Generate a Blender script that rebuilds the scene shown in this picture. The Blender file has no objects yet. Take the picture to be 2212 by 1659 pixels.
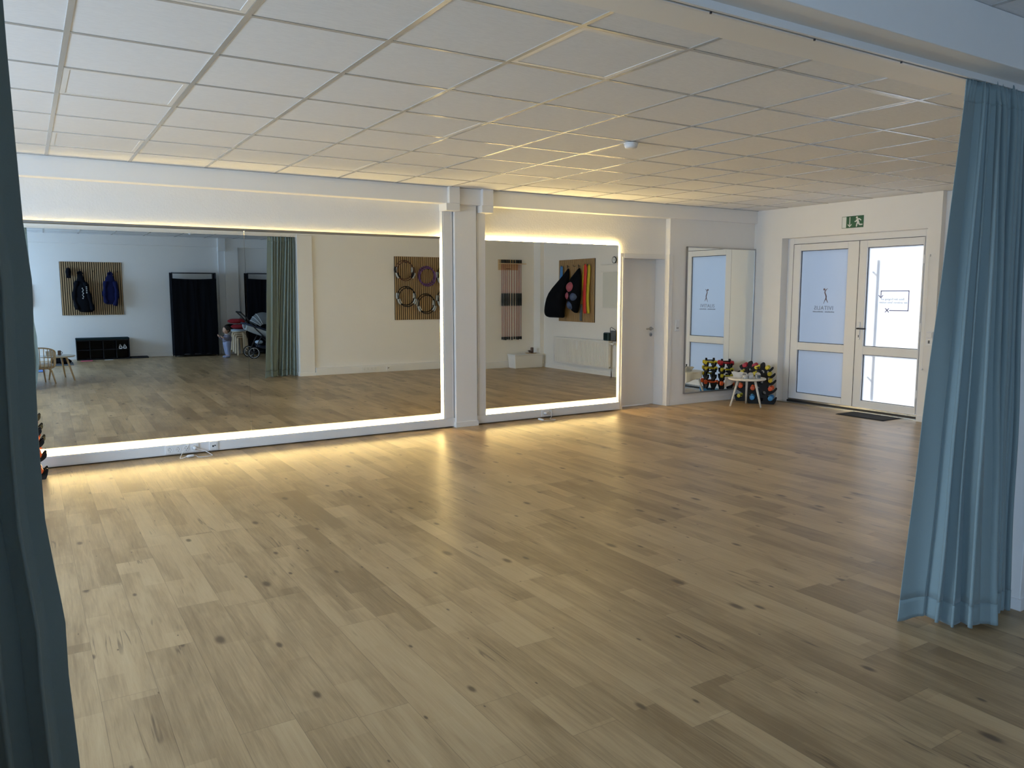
import bpy, bmesh, math, random
from mathutils import Vector, Matrix, Euler
R = math.radians
PI = math.pi
random.seed(7)
SC = bpy.context.scene
COL = SC.collection

# ------------------------------------------------------------------ camera, world, lights, exposure
cam_d = bpy.data.cameras.new('camera'); cam = bpy.data.objects.new('camera', cam_d); COL.objects.link(cam)
cam_d.sensor_width = 36.0; cam_d.lens = 36.0 * 1688.15 / 2212.0; cam_d.clip_start = 0.02
def cam_matrix(pitch, yaw, roll, loc):
    cy, sy, cp, sp = math.cos(yaw), math.sin(yaw), math.cos(pitch), math.sin(pitch)
    f0 = Vector((sy, cy, 0)); r0 = Vector((cy, -sy, 0)); u0 = Vector((0, 0, 1))
    f = cp*f0 + sp*u0; u = -sp*f0 + cp*u0
    cr, sr = math.cos(roll), math.sin(roll)
    r = cr*r0 + sr*u; u = -sr*r0 + cr*u
    m = Matrix((r, u, -f)).transposed().to_4x4(); m.translation = loc
    return m
cam.matrix_world = cam_matrix(-.1165, .5560, -.001, Vector((0, 0, 1.515)))
SC.camera = cam
SC.view_settings.view_transform = 'Standard'; SC.view_settings.look = 'None'
SC.view_settings.gamma = 1.0; SC.view_settings.use_curve_mapping = False
SC.view_settings.exposure = 1.0
SC.cycles.use_denoising = True
SC.cycles.max_bounces = 12; SC.cycles.diffuse_bounces = 6; SC.cycles.glossy_bounces = 6
SC.cycles.sample_clamp_indirect = 4.0

w = bpy.data.worlds.new('sky'); SC.world = w; w.use_nodes = True
bg = w.node_tree.nodes['Background']
bg.inputs['Color'].default_value = (0.62, 0.78, 1.0, 1); bg.inputs['Strength'].default_value = 0.44

SUN_E = 2.3
sd = bpy.data.lights.new('sun', 'SUN'); sd.energy = SUN_E; sd.angle = R(3.0); sd.color = (1.0, 0.97, 0.92)
sun = bpy.data.objects.new('sun', sd); COL.objects.link(sun)
sun.rotation_euler = Vector((-.80, -.56, -.50)).to_track_quat('-Z', 'Y').to_euler()

def daylight(name, loc, rot, sx, sy, watts, color):
    d = bpy.data.lights.new(name, 'AREA'); d.shape = 'RECTANGLE'; d.size = sx; d.size_y = sy; d.energy = watts; d.color = color
    o = bpy.data.objects.new(name, d); COL.objects.link(o); o.location = loc; o.rotation_euler = rot
    return o
# daylight entering through the window openings in the left wall
daylight('daylight_hall', (-2.86, 4.65, 1.60), (0, R(-58), 0), 1.3, 3.7, 112, (.56, .755, 1.0))
daylight('daylight_lobby', (-2.86, -2.0, 1.60), (0, R(-70), 0), 1.3, 2.2, 82, (.44, .67, 1.0))

# ------------------------------------------------------------------ materials
def new_mat(name):
    m = bpy.data.materials.new(name); m.use_nodes = True
    nt = m.node_tree; return m, nt, nt.nodes['Principled BSDF']
def N(nt, t, **k):
    n = nt.nodes.new(t)
    for a, b in k.items(): setattr(n, a, b)
    return n
def L(nt, a, b): nt.links.new(a, b)
def math_n(nt, op, a, b=None, c=None):
    n = N(nt, 'ShaderNodeMath', operation=op)
    for i, v in enumerate((a, b, c)):
        if v is None: continue
        if isinstance(v, (int, float)): n.inputs[i].default_value = v
        else: L(nt, v, n.inputs[i])
    return n.outputs[0]
MATS = {}
def simple(name, col, rough=.6, metal=0, var=.06, scale=30, bump=0.0, bscale=200, spec=None, coat=0, stretch=(1, 1, 1)):
    m, nt, p = new_mat(name)
    tc = N(nt, 'ShaderNodeTexCoord'); mp = N(nt, 'ShaderNodeMapping'); mp.inputs['Scale'].default_value = stretch
    L(nt, tc.outputs['Object'], mp.inputs['Vector'])
    ns = N(nt, 'ShaderNodeTexNoise'); ns.inputs['Scale'].default_value = scale; ns.inputs['Detail'].default_value = 4
    L(nt, mp.outputs['Vector'], ns.inputs['Vector'])
    mx = N(nt, 'ShaderNodeMixRGB')
    mx.inputs['Color1'].default_value = tuple(max(0, c*(1-var)) for c in col) + (1,)
    mx.inputs['Color2'].default_value = tuple(min(1, c*(1+var)) for c in col) + (1,)
    L(nt, ns.outputs['Fac'], mx.inputs['Fac']); L(nt, mx.outputs['Color'], p.inputs['Base Color'])
    p.inputs['Roughness'].default_value = rough; p.inputs['Metallic'].default_value = metal
    if spec is not None: p.inputs['Specular IOR Level'].default_value = spec
    if coat: p.inputs['Coat Weight'].default_value = coat
    if bump:
        n2 = N(nt, 'ShaderNodeTexNoise'); n2.inputs['Scale'].default_value = bscale; n2.inputs['Detail'].default_value = 3
        L(nt, mp.outputs['Vector'], n2.inputs['Vector'])
        b = N(nt, 'ShaderNodeBump'); b.inputs['Strength'].default_value = bump; b.inputs['Distance'].default_value = .003
        L(nt, n2.outputs['Fac'], b.inputs['Height']); L(nt, b.outputs['Normal'], p.inputs['Normal'])
    MATS[name] = m; return m
simple('wall_paint', (.86, .855, .835), .75, var=.015, scale=6, bump=.10, bscale=60)
simple('rough_plaster', (.86, .855, .835), .75, var=.02, scale=8, bump=.9, bscale=55)
simple('smooth_paint', (.86, .855, .84), .55, var=.01)
simple('white_plastic', (.82, .83, .84), .38, var=.01)
simple('white_lacquer', (.80, .795, .78), .35, var=.01)
simple('grid_metal', (.46, .46, .455), .24, var=.01, spec=.9)
simple('grey_metal', (.42, .42, .42), .3, metal=1, var=.03)
simple('steel', (.62, .62, .60), .25, metal=1, var=.03)
simple('dark_metal', (.05, .05, .055), .35, metal=.6, var=.05)
simple('black_plastic', (.009, .010, .012), .6, var=.1, spec=.25)
simple('black_gasket', (.008, .009, .012), .5)
simple('black_fabric', (.006, .007, .010), .95, var=.2, scale=60, bump=.3, bscale=300, spec=.08)
simple('dark_teal_fabric', (.012, .026, .030), .9, spec=.1, var=.2, scale=60)
simple('navy_fabric', (.009, .012, .055), .9, spec=.1, var=.15, scale=60, bump=.3, bscale=300)
simple('felt_black', (.010, .009, .009), .95, var=.2, scale=90)
simple('slat_oak', (.42, .29, .155), .6, var=.12, scale=14, stretch=(1, 1, .05))
simple('light_wood', (.62, .47, .29), .5, var=.08, scale=12, stretch=(1, 1, .15))
simple('birch', (.70, .55, .36), .5, var=.08, scale=12, stretch=(1, 1, .15))
simple('white_wash', (.72, .70, .64), .45, var=.04, scale=12)
simple('red_vinyl', (.45, .015, .03), .35, var=.05)
simple('yellow_vinyl', (.60, .52, .035), .35, var=.05)
simple('orange_vinyl', (.75, .12, .03), .35, var=.05)
simple('blue_vinyl', (.06, .30, .62), .35, var=.05)
simple('red_fabric', (.30, .012, .020), .9, var=.1, bump=.2)
simple('rust_fabric', (.45, .12, .09), .9, var=.1, bump=.2)
simple('red_band', (.62, .03, .02), .5, var=.05)
simple('yellow_band', (.55, .45, .02), .5, var=.05)
simple('blue_band', (.05, .22, .55), .5, var=.05)
simple('rod_red', (.30, .045, .03), .4, var=.1)
simple('rubber_grip', (.014, .02, .025), .8, var=.2)
simple('purple_ring', (.12, .05, .17), .5, var=.1)
simple('grey_pad', (.45, .48, .48), .6, var=.05)
simple('brown_ring', (.10, .04, .022), .5, var=.1)
simple('mat_grey', (.10, .12, .14), .9, var=.1)
simple('mat_blue', (.10, .22, .55), .8, var=.1)
simple('mat_black', (.018, .019, .022), .95, var=.3, scale=200, bump=.4, bscale=400)
simple('pink', (.65, .12, .20), .7)
simple('paper', (.80, .80, .79), .8, var=.01)
simple('shoe_white', (.75, .76, .77), .6)
simple('canopy_grey', (.16, .18, .19), .85, bump=.2)
simple('stroller_light', (.50, .54, .55), .8)
simple('fleece_blue', (.42, .52, .62), .95, bump=.6, bscale=90)
simple('stroller_navy', (.02, .03, .06), .85)
simple('tyre', (.015, .015, .016), .8)
simple('skin', (.62, .38, .27), .55, var=.03)
simple('hair_dark', (.03, .018, .012), .8, var=.3, scale=80, bump=.5)
simple('romper', (.30, .34, .50), .9, var=.08, scale=40, bump=.3, bscale=120)
simple('cardigan', (.20, .19, .25), .9, var=.1, scale=40, bump=.3, bscale=120)
simple('lip', (.50, .20, .17), .5)
simple('eye', (.02, .015, .012), .2)
simple('sign_green', (.005, .10, .05), .35, var=.02)
simple('sign_white', (.80, .83, .80), .4, var=.01)
simple('outdoor_stone', (.32, .33, .35), .9)
simple('ball_pink', (.35, .08, .13), .4)
simple('ball_blue', (.05, .09, .20), .4)
simple('amber_cup', (.12, .08, .07), .4)
simple('porcelain', (.82, .82, .82), .3)
simple('grey_board', (.70, .72, .69), .5, var=.02)
simple('teal_case', (.03, .07, .09), .6, var=.1)

def curtain_mat(name, col):
    m, nt, p = new_mat(name)
    tc = N(nt, 'ShaderNodeTexCoord')
    wv = N(nt, 'ShaderNodeTexNoise'); wv.inputs['Scale'].default_value = 900; wv.inputs['Detail'].default_value = 1
    L(nt, tc.outputs['Object'], wv.inputs['Vector'])
    mx = N(nt, 'ShaderNodeMixRGB'); mx.inputs['Color1'].default_value = tuple(c*.93 for c in col)+(1,); mx.inputs['Color2'].default_value = tuple(c*1.07 for c in col)+(1,)
    L(nt, wv.outputs['Fac'], mx.inputs['Fac']); L(nt, mx.outputs['Color'], p.inputs['Base Color'])
    p.inputs['Roughness'].default_value = .7; p.inputs['Sheen Weight'].default_value = .25; p.inputs['Specular IOR Level'].default_value = .25
    MATS[name] = m
curtain_mat('curtain_cloth', (.215, .285, .295))

def floor_mat():
    m, nt, p = new_mat('laminate'); MATS['laminate'] = m
    tc = N(nt, 'ShaderNodeTexCoord'); sp = N(nt, 'ShaderNodeSeparateXYZ'); L(nt, tc.outputs['Object'], sp.inputs[0])
    x, y = sp.outputs[0], sp.outputs[1]
    W, LEN = .194, 1.285
    xs = math_n(nt, 'ADD', math_n(nt, 'DIVIDE', x, W), .21)
    ci = math_n(nt, 'FLOOR', xs); fx = math_n(nt, 'FRACT', xs)
    wn = N(nt, 'ShaderNodeTexWhiteNoise', noise_dimensions='1D'); L(nt, ci, wn.inputs['W'])
    ys = math_n(nt, 'ADD', math_n(nt, 'DIVIDE', y, LEN), math_n(nt, 'MULTIPLY', wn.outputs['Value'], 3.7))
    ri = math_n(nt, 'FLOOR', ys); fy = math_n(nt, 'FRACT', ys)
    cv = N(nt, 'ShaderNodeCombineXYZ'); L(nt, ci, cv.inputs[0]); L(nt, ri, cv.inputs[1])
    pid = N(nt, 'ShaderNodeTexWhiteNoise', noise_dimensions='2D'); L(nt, cv.outputs[0], pid.inputs['Vector'])
    # strip inside a plank
    sfx = math_n(nt, 'FLOOR', math_n(nt, 'MULTIPLY', fx, 2.0))
    cv2 = N(nt, 'ShaderNodeCombineXYZ'); L(nt, math_n(nt, 'ADD', math_n(nt, 'MULTIPLY', ci, 2.0), sfx), cv2.inputs[0])
    ys2 = math_n(nt, 'FLOOR', math_n(nt, 'ADD', math_n(nt, 'MULTIPLY', ys, 1.9), math_n(nt, 'MULTIPLY', sfx, .37))); L(nt, ys2, cv2.inputs[1])
    sid = N(nt, 'ShaderNodeTexWhiteNoise', noise_dimensions='2D'); L(nt, cv2.outputs[0], sid.inputs['Vector'])
    # per-plank shifted coordinates
    off = N(nt, 'ShaderNodeVectorMath', operation='SCALE'); L(nt, pid.outputs['Color'], off.inputs[0]); off.inputs['Scale'].default_value = 40
    pos = N(nt, 'ShaderNodeVectorMath', operation='ADD'); L(nt, tc.outputs['Object'], pos.inputs[0]); L(nt, off.outputs[0], pos.inputs[1])
    def noise(scale, sx, sy, detail=5, rough=.6, dist=0):
        mp = N(nt, 'ShaderNodeMapping'); mp.inputs['Scale'].default_value = (sx, sy, 1); L(nt, pos.outputs[0], mp.inputs['Vector'])
        n = N(nt, 'ShaderNodeTexNoise'); n.inputs['Scale'].default_value = scale; n.inputs['Detail'].default_value = detail
        n.inputs['Roughness'].default_value = rough; n.inputs['Distortion'].default_value = dist
        L(nt, mp.outputs['Vector'], n.inputs['Vector']); return n.outputs['Fac']
    grain = noise(3.0, 22, 1.0, 7, .65, .6)
    fine = noise(8.0, 40, 1.2, 4, .6)
    cloud = noise(2.2, 2.2, .55, 3, .55, .8)
    tone = math_n(nt, 'ADD', math_n(nt, 'MULTIPLY', pid.outputs['Value'], .22), math_n(nt, 'MULTIPLY', sid.outputs['Value'], .20))
    tone = math_n(nt, 'ADD', tone, math_n(nt, 'MULTIPLY', math_n(nt, 'SUBTRACT', grain, .5), .55))
    tone = math_n(nt, 'ADD', tone, math_n(nt, 'MULTIPLY', math_n(nt, 'SUBTRACT', cloud, .5), .62))
    tone = math_n(nt, 'ADD', tone, math_n(nt, 'MULTIPLY', math_n(nt, 'SUBTRACT', fine, .5), .24))
    cr = N(nt, 'ShaderNodeValToRGB'); e = cr.color_ramp.elements
    e[0].position = 0.0; e[0].color = (.260, .172, .086, 1); e[1].position = .72; e[1].color = (.610, .460, .262, 1)
    em = cr.color_ramp.elements.new(.30); em.color = (.450, .318, .170, 1)
    L(nt, tone, cr.inputs['Fac'])
    # knots: rare dark ovals
    vm = N(nt, 'ShaderNodeMapping'); vm.inputs['Scale'].default_value = (5.2, 2.3, 1); L(nt, pos.outputs[0], vm.inputs['Vector'])
    vo = N(nt, 'ShaderNodeTexVoronoi', voronoi_dimensions='2D'); vo.inputs['Scale'].default_value = 1.0; L(nt, vm.outputs['Vector'], vo.inputs['Vector'])
    cs = N(nt, 'ShaderNodeSeparateXYZ'); L(nt, vo.outputs['Color'], cs.inputs[0])
    rad = math_n(nt, 'ADD', math_n(nt, 'MULTIPLY', math_n(nt, 'MULTIPLY', cs.outputs[0], cs.outputs[0]), .11), .018)
    kn = N(nt, 'ShaderNodeMapRange', interpolation_type='SMOOTHSTEP')
    L(nt, math_n(nt, 'DIVIDE', vo.outputs['Distance'], rad), kn.inputs['Value'])
    kn.inputs['From Min'].default_value = .35; kn.inputs['From Max'].default_value = 1.25; kn.inputs['To Min'].default_value = .85; kn.inputs['To Max'].default_value = 0
    kmask = math_n(nt, 'MULTIPLY', kn.outputs[0], math_n(nt, 'GREATER_THAN', cs.outputs[1], .42))
    # cracks : thin dark lines along the grain, only here and there
    ck = noise(1.3, 8.5, .50, 3, .5, .45)
    cm = N(nt, 'ShaderNodeMapRange', interpolation_type='SMOOTHSTEP'); L(nt, math_n(nt, 'ABSOLUTE', math_n(nt, 'SUBTRACT', ck, .5)), cm.inputs['Value'])
    cm.inputs['From Min'].default_value = 0; cm.inputs['From Max'].default_value = .016; cm.inputs['To Min'].default_value = 1; cm.inputs['To Max'].default_value = 0
    cg = noise(1.9, 2.0, 1.1, 2, .5)
    gm = N(nt, 'ShaderNodeMapRange', interpolation_type='SMOOTHSTEP'); L(nt, cg, gm.inputs['Value'])
    gm.inputs['From Min'].default_value = .57; gm.inputs['From Max'].default_value = .66
    cmask = math_n(nt, 'MULTIPLY', math_n(nt, 'MULTIPLY', cm.outputs[0], gm.outputs[0]), .65)
    # seams
    dx = math_n(nt, 'MULTIPLY', math_n(nt, 'MINIMUM', fx, math_n(nt, 'SUBTRACT', 1.0, fx)), W)
    dy = math_n(nt, 'MULTIPLY', math_n(nt, 'MINIMUM', fy, math_n(nt, 'SUBTRACT', 1.0, fy)), LEN)
    seam = math_n(nt, 'MULTIPLY', math_n(nt, 'LESS_THAN', math_n(nt, 'MINIMUM', dx, dy), .0011), .45)
    dark = math_n(nt, 'MAXIMUM', math_n(nt, 'MAXIMUM', kmask, cmask), seam)
    mx = N(nt, 'ShaderNodeMixRGB'); L(nt, dark, mx.inputs['Fac']); L(nt, cr.outputs['Color'], mx.inputs['Color1']); mx.inputs['Color2'].default_value = (.085, .052, .030, 1)
    L(nt, mx.outputs['Color'], p.inputs['Base Color'])
    rr = math_n(nt, 'ADD', math_n(nt, 'MULTIPLY', grain, .16), .26); L(nt, rr, p.inputs['Roughness'])
    p.inputs['Specular IOR Level'].default_value = .33
    b = N(nt, 'ShaderNodeBump'); b.inputs['Strength'].default_value = .25; b.inputs['Distance'].default_value = .0015
    L(nt, math_n(nt, 'SUBTRACT', grain, math_n(nt, 'MULTIPLY', seam, 1.5)), b.inputs['Height']); L(nt, b.outputs['Normal'], p.inputs['Normal'])
floor_mat()

def tile_mat():
    m, nt, p = new_mat('ceiling_tile'); MATS['ceiling_tile'] = m
    tc = N(nt, 'ShaderNodeTexCoord'); mp = N(nt, 'ShaderNodeMapping'); mp.inputs['Scale'].default_value = (12, 90, 1)
    L(nt, tc.outputs['Object'], mp.inputs['Vector'])
    n = N(nt, 'ShaderNodeTexNoise'); n.inputs['Scale'].default_value = 1.6; n.inputs['Detail'].default_value = 6; n.inputs['Roughness'].default_value = .7
    L(nt, mp.outputs['Vector'], n.inputs['Vector'])
    cr = N(nt, 'ShaderNodeValToRGB'); e = cr.color_ramp.elements
    e[0].position = .32; e[0].color = (.77, .785, .81, 1); e[1].position = .62; e[1].color = (.84, .855, .88, 1)
    L(nt, n.outputs['Fac'], cr.inputs['Fac']); L(nt, cr.outputs['Color'], p.inputs['Base Color'])
    p.inputs['Roughness'].default_value = .85; p.inputs['Specular IOR Level'].default_value = .2
    b = N(nt, 'ShaderNodeBump'); b.inputs['Strength'].default_value = .35; b.inputs['Distance'].default_value = .002
    L(nt, n.outputs['Fac'], b.inputs['Height']); L(nt, b.outputs['Normal'], p.inputs['Normal'])
tile_mat()

def diffuser_mat():
    m, nt, p = new_mat('lamp_diffuser'); MATS['lamp_diffuser'] = m
    tc = N(nt, 'ShaderNodeTexCoord'); n = N(nt, 'ShaderNodeTexNoise'); n.inputs['Scale'].default_value = 420; n.inputs['Detail'].default_value = 1
    L(nt, tc.outputs['Object'], n.inputs['Vector'])
    b = N(nt, 'ShaderNodeBump'); b.inputs['Strength'].default_value = .12; b.inputs['Distance'].default_value = .001
    L(nt, n.outputs['Fac'], b.inputs['Height']); L(nt, b.outputs['Normal'], p.inputs['Normal'])
    p.inputs['Base Color'].default_value = (.62, .60, .575, 1); p.inputs['Roughness'].default_value = .22; p.inputs['Specular IOR Level'].default_value = .7
diffuser_mat()

def mirror_mat():
    m, nt, p = new_mat('mirror_glass'); MATS['mirror_glass'] = m
    p.inputs['Metallic'].default_value = 1; p.inputs['Roughness'].default_value = 0.0; p.inputs['Base Color'].default_value = (.89, .91, .885, 1)
mirror_mat()

def led_mat(strength):
    m, nt, p = new_mat('led_tape'); MATS['led_tape'] = m
    p.inputs['Base Color'].default_value = (.9, .85, .6, 1)
    p.inputs['Emission Color'].default_value = (1.0, .72, .28, 1); p.inputs['Emission Strength'].default_value = strength
led_mat(36.0)

def frosted_mat():
    m, nt, p = new_mat('frosted_pane'); MATS['frosted_pane'] = m
    nt.nodes.remove(p)
    out = nt.nodes['Material Output']
    tc = N(nt, 'ShaderNodeTexCoord'); n = N(nt, 'ShaderNodeTexNoise'); n.inputs['Scale'].default_value = 2; L(nt, tc.outputs['Object'], n.inputs['Vector'])
    cr = N(nt, 'ShaderNodeValToRGB'); cr.color_ramp.elements[0].color = (.86, .90, .95, 1); cr.color_ramp.elements[1].color = (.93, .95, .98, 1)
    L(nt, n.outputs['Fac'], cr.inputs['Fac'])
    t = N(nt, 'ShaderNodeBsdfTranslucent'); L(nt, cr.outputs['Color'], t.inputs['Color'])
    g = N(nt, 'ShaderNodeBsdfGlossy'); g.inputs['Roughness'].default_value = .25; g.inputs['Color'].default_value = (.9, .9, .9, 1)
    ms = N(nt, 'ShaderNodeMixShader'); ms.inputs['Fac'].default_value = .05
    L(nt, t.outputs[0], ms.inputs[1]); L(nt, g.outputs[0], ms.inputs[2]); L(nt, ms.outputs[0], out.inputs['Surface'])
frosted_mat()

def film_mat(name, col):
    m, nt, p = new_mat(name); MATS[name] = m; nt.nodes.remove(p); out = nt.nodes['Material Output']
    t = N(nt, 'ShaderNodeBsdfTranslucent'); t.inputs['Color'].default_value = col+(1,)
    d = N(nt, 'ShaderNodeBsdfDiffuse'); d.inputs['Color'].default_value = col+(1,)
    ms = N(nt, 'ShaderNodeMixShader'); ms.inputs['Fac'].default_value = .35
    L(nt, t.outputs[0], ms.inputs[1]); L(nt, d.outputs[0], ms.inputs[2]); L(nt, ms.outputs[0], out.inputs['Surface'])
film_mat('decal_brown', (.40, .29, .29)); film_mat('decal_grey', (.44, .45, .50)); film_mat('decal_violet', (.40, .38, .50))

def glass_mat(name, col, rough=.02):
    m, nt, p = new_mat(name); MATS[name] = m
    p.inputs['Base Color'].default_value = col + (1,); p.inputs['Transmission Weight'].default_value = .85; p.inputs['Roughness'].default_value = rough; p.inputs['IOR'].default_value = 1.3
glass_mat('clear_plastic', (.9, .92, .95), .08)

# ------------------------------------------------------------------ mesh helpers
class MB:
    def __init__(s): s.v = []; s.f = []
    def add(s, vs, fs):
        o = len(s.v); s.v += [tuple(v) for v in vs]; s.f += [tuple(i+o for i in f) for f in fs]; return s
    def box(s, x0, x1, y0, y1, z0, z1):
        if x0 > x1: x0, x1 = x1, x0
        if y0 > y1: y0, y1 = y1, y0
        if z0 > z1: z0, z1 = z1, z0
        return s.add([(x0,y0,z0),(x1,y0,z0),(x1,y1,z0),(x0,y1,z0),(x0,y0,z1),(x1,y0,z1),(x1,y1,z1),(x0,y1,z1)],
                     [(0,3,2,1),(4,5,6,7),(0,1,5,4),(1,2,6,5),(2,3,7,6),(3,0,4,7)])
    def prism(s, poly, fn, d0, d1):
        """poly: 2-D points, fn(u, v, d) -> 3-D"""
        n = len(poly)
        vs = [fn(u, v, d0) for u, v in poly] + [fn(u, v, d1) for u, v in poly]
        return s.add(vs, [tuple(range(n)), tuple(range(2*n-1, n-1, -1))] + [(i, i+n, (i+1) % n + n, (i+1) % n) for i in range(n)])
    def tube(s, pts, r, seg=10, closed=False, caps=True):
        pts = [Vector(p) for p in pts]; n = len(pts)
        rs = r if isinstance(r, (list, tuple)) else [r]*n
        rings = []; up = None
        for i, p in enumerate(pts):
            a = pts[(i-1) % n] if (closed or i > 0) else p
            b = pts[(i+1) % n] if (closed or i < n-1) else p
            t = (b-a).normalized() if (b-a).length > 1e-9 else Vector((0, 0, 1))
            if up is None:
                up = t.orthogonal().normalized()
            else:
                up = (up - t*up.dot(t))
                up = up.normalized() if up.length > 1e-6 else t.orthogonal().normalized()
            sd = t.cross(up)
            rings.append([p + rs[i]*(math.cos(2*PI*k/seg)*up + math.sin(2*PI*k/seg)*sd) for k in range(seg)])
        vs = [v for rg in rings for v in rg]; fs = []
        m = n if closed else n-1
        for i in range(m):
            j = (i+1) % n
            for k in range(seg):
                fs.append((i*seg+k, i*seg+(k+1) % seg, j*seg+(k+1) % seg, j*seg+k))
        if caps and not closed:
            fs += [tuple(range(seg-1, -1, -1)), tuple((n-1)*seg+k for k in range(seg))]
        return s.add(vs, fs)
    def lathe(s, prof, seg=24, mat=None):
        """prof: (r, h) along local z; mat: Matrix"""
        mat = mat or Matrix(); vs = []; fs = []; n = len(prof)
        for r, h in prof:
            for k in range(seg):
                vs.append(mat @ Vector((r*math.cos(2*PI*k/seg), r*math.sin(2*PI*k/seg), h)))
        for i in range(n-1):
            for k in range(seg):
                fs.append((i*seg+k, i*seg+(k+1) % seg, (i+1)*seg+(k+1) % seg, (i+1)*seg+k))
        fs += [tuple(range(seg-1, -1, -1)), tuple((n-1)*seg+k for k in range(seg))]
        return s.add(vs, fs)
    def ball(s, c, rx, ry=None, rz=None, seg=20, rings=12):
        ry = ry or rx; rz = rz or rx; c = Vector(c)
        vs = [c+Vector((0, 0, -rz))]; fs = []
        for i in range(1, rings):
            a = -PI/2 + PI*i/rings
            for k in range(seg):
                vs.append(c+Vector((rx*math.cos(a)*math.cos(2*PI*k/seg), ry*math.cos(a)*math.sin(2*PI*k/seg), rz*math.sin(a))))
        vs.append(c+Vector((0, 0, rz))); t = len(vs)-1
        for k in range(seg): fs.append((0, 1+(k+1) % seg, 1+k))
        for i in range(rings-2):
            for k in range(seg):
                a = 1+i*seg; b = a+seg
                fs.append((a+k, a+(k+1) % seg, b+(k+1) % seg, b+k))
        a = 1+(rings-2)*seg
        for k in range(seg): fs.append((a+k, a+(k+1) % seg, t))
        return s.add(vs, fs)
    def grid(s, fn, nu, nv, thick=0):
        vs = [fn(i/nu, j/nv) for j in range(nv+1) for i in range(nu+1)]
        fs = [(j*(nu+1)+i, j*(nu+1)+i+1, (j+1)*(nu+1)+i+1, (j+1)*(nu+1)+i) for j in range(nv) for i in range(nu)]
        return s.add(vs, fs)
    def xf(s, m):
        s.v = [tuple(m @ Vector(v)) for v in s.v]; return s
    def build(s, name, mat, parent=None, smooth=False, bevel=0, solid=0, sub=0, local=False):
        vs = s.v
        if parent is not None and not local:
            inv = WM[parent].inverted(); vs = [tuple(inv @ Vector(v)) for v in vs]
        me = bpy.data.meshes.new(name); me.from_pydata(vs, [], s.f); me.validate(); 
        bm = bmesh.new(); bm.from_mesh(me); bmesh.ops.recalc_face_normals(bm, faces=bm.faces); bm.to_mesh(me); bm.free()
        if smooth:
            for p in me.polygons: p.use_smooth = True
        me.materials.append(MATS[mat])
        o = bpy.data.objects.new(name, me); COL.objects.link(o)
        if parent is not None: o.parent = parent
        WM[o] = WM[parent] if parent is not None else Matrix()
        if solid:
            md = o.modifiers.new('thickness', 'SOLIDIFY'); md.thickness = solid; md.offset = 0
        if sub:
            md = o.modifiers.new('smooth', 'SUBSURF'); md.levels = sub; md.render_levels = sub
        if bevel:
            md = o.modifiers.new('edge', 'BEVEL'); md.width = bevel; md.segments = 2; md.limit_method = 'ANGLE'
        return o
WM = {}
def bx(*a): return MB().box(*a)
def tag(o, label=None, cat=None, group=None, kind=None):
    if label: o['label'] = label
    if cat: o['category'] = cat
    if group: o['group'] = group
    if kind: o['kind'] = kind
    return o
def thing(name, label, cat, loc=(0, 0, 0), rz=0, group=None):
    o = bpy.data.objects.new(name, None); COL.objects.link(o); o.empty_display_size = .05
    o.location = loc; o.rotation_euler = (0, 0, rz)
    WM[o] = Matrix.Translation(loc) @ Matrix.Rotation(rz, 4, 'Z')
    return tag(o, label, cat, group)
def struct(name, mb, mat, parent=None, **k):
    o = mb.build(name, mat, parent, **k)
    if parent is None: o['kind'] = 'structure'
    return o
def dup(root, loc, rz=0, label=None, group=None):
    r = root.copy(); COL.objects.link(r); r.location = loc; r.rotation_euler = (0, 0, rz)
    WM[r] = Matrix.Translation(loc) @ Matrix.Rotation(rz, 4, 'Z')
    if label: r['label'] = label
    if group: r['group'] = group
    for ch in list(root.children):
        c = ch.copy(); COL.objects.link(c); c.parent = r; WM[c] = WM[r]
        for g in list(ch.children):
            d = g.copy(); COL.objects.link(d); d.parent = c; WM[d] = WM[r]
    return r
def circle(r, n=24, cx=0, cy=0, a0=0, a1=2*PI, closed=True):
    m = n if closed else n+1
    return [(cx+r*math.cos(a0+(a1-a0)*i/n), cy+r*math.sin(a0+(a1-a0)*i/n)) for i in range(m)]
def catmull(pts, n=8):
    pts = [Vector(p) for p in pts]; out = []
    for i in range(len(pts)-1):
        p0 = pts[max(i-1, 0)]; p1 = pts[i]; p2 = pts[i+1]; p3 = pts[min(i+2, len(pts)-1)]
        for k in range(n):
            t = k/n
            out.append(.5*((2*p1)+(-p0+p2)*t+(2*p0-5*p1+4*p2-p3)*t*t+(-p0+3*p1-3*p2+p3)*t*t*t))
    out.append(pts[-1]); return out
def curve_mesh(splines, depth):
    """filled 2-D outlines (holes allowed) -> verts, faces in xy, thickness along z centred"""
    cu = bpy.data.curves.new('outline', 'CURVE'); cu.dimensions = '2D'; cu.fill_mode = 'BOTH'; cu.extrude = depth/2
    for sp in splines:
        s = cu.splines.new('POLY'); s.points.add(len(sp)-1)
        for i, (x, y) in enumerate(sp): s.points[i].co = (x, y, 0, 1)
        s.use_cyclic_u = True
    return _eval(cu)
def text_mesh(txt, size, depth, spacing=1.0):
    cu = bpy.data.curves.new('lettering', 'FONT'); cu.body = txt; cu.size = size; cu.extrude = depth/2; cu.align_x = 'CENTER'; cu.space_character = spacing
    return _eval(cu)
def _eval(cu):
    ob = bpy.data.objects.new('tmp', cu); COL.objects.link(ob)
    dg = bpy.context.evaluated_depsgraph_get(); me = bpy.data.meshes.new_from_object(ob.evaluated_get(dg))
    vs = [tuple(v.co) for v in me.vertices]; fs = [tuple(p.vertices) for p in me.polygons]
    bpy.data.objects.remove(ob); bpy.data.curves.remove(cu); bpy.data.meshes.remove(me)
    return vs, fs

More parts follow.
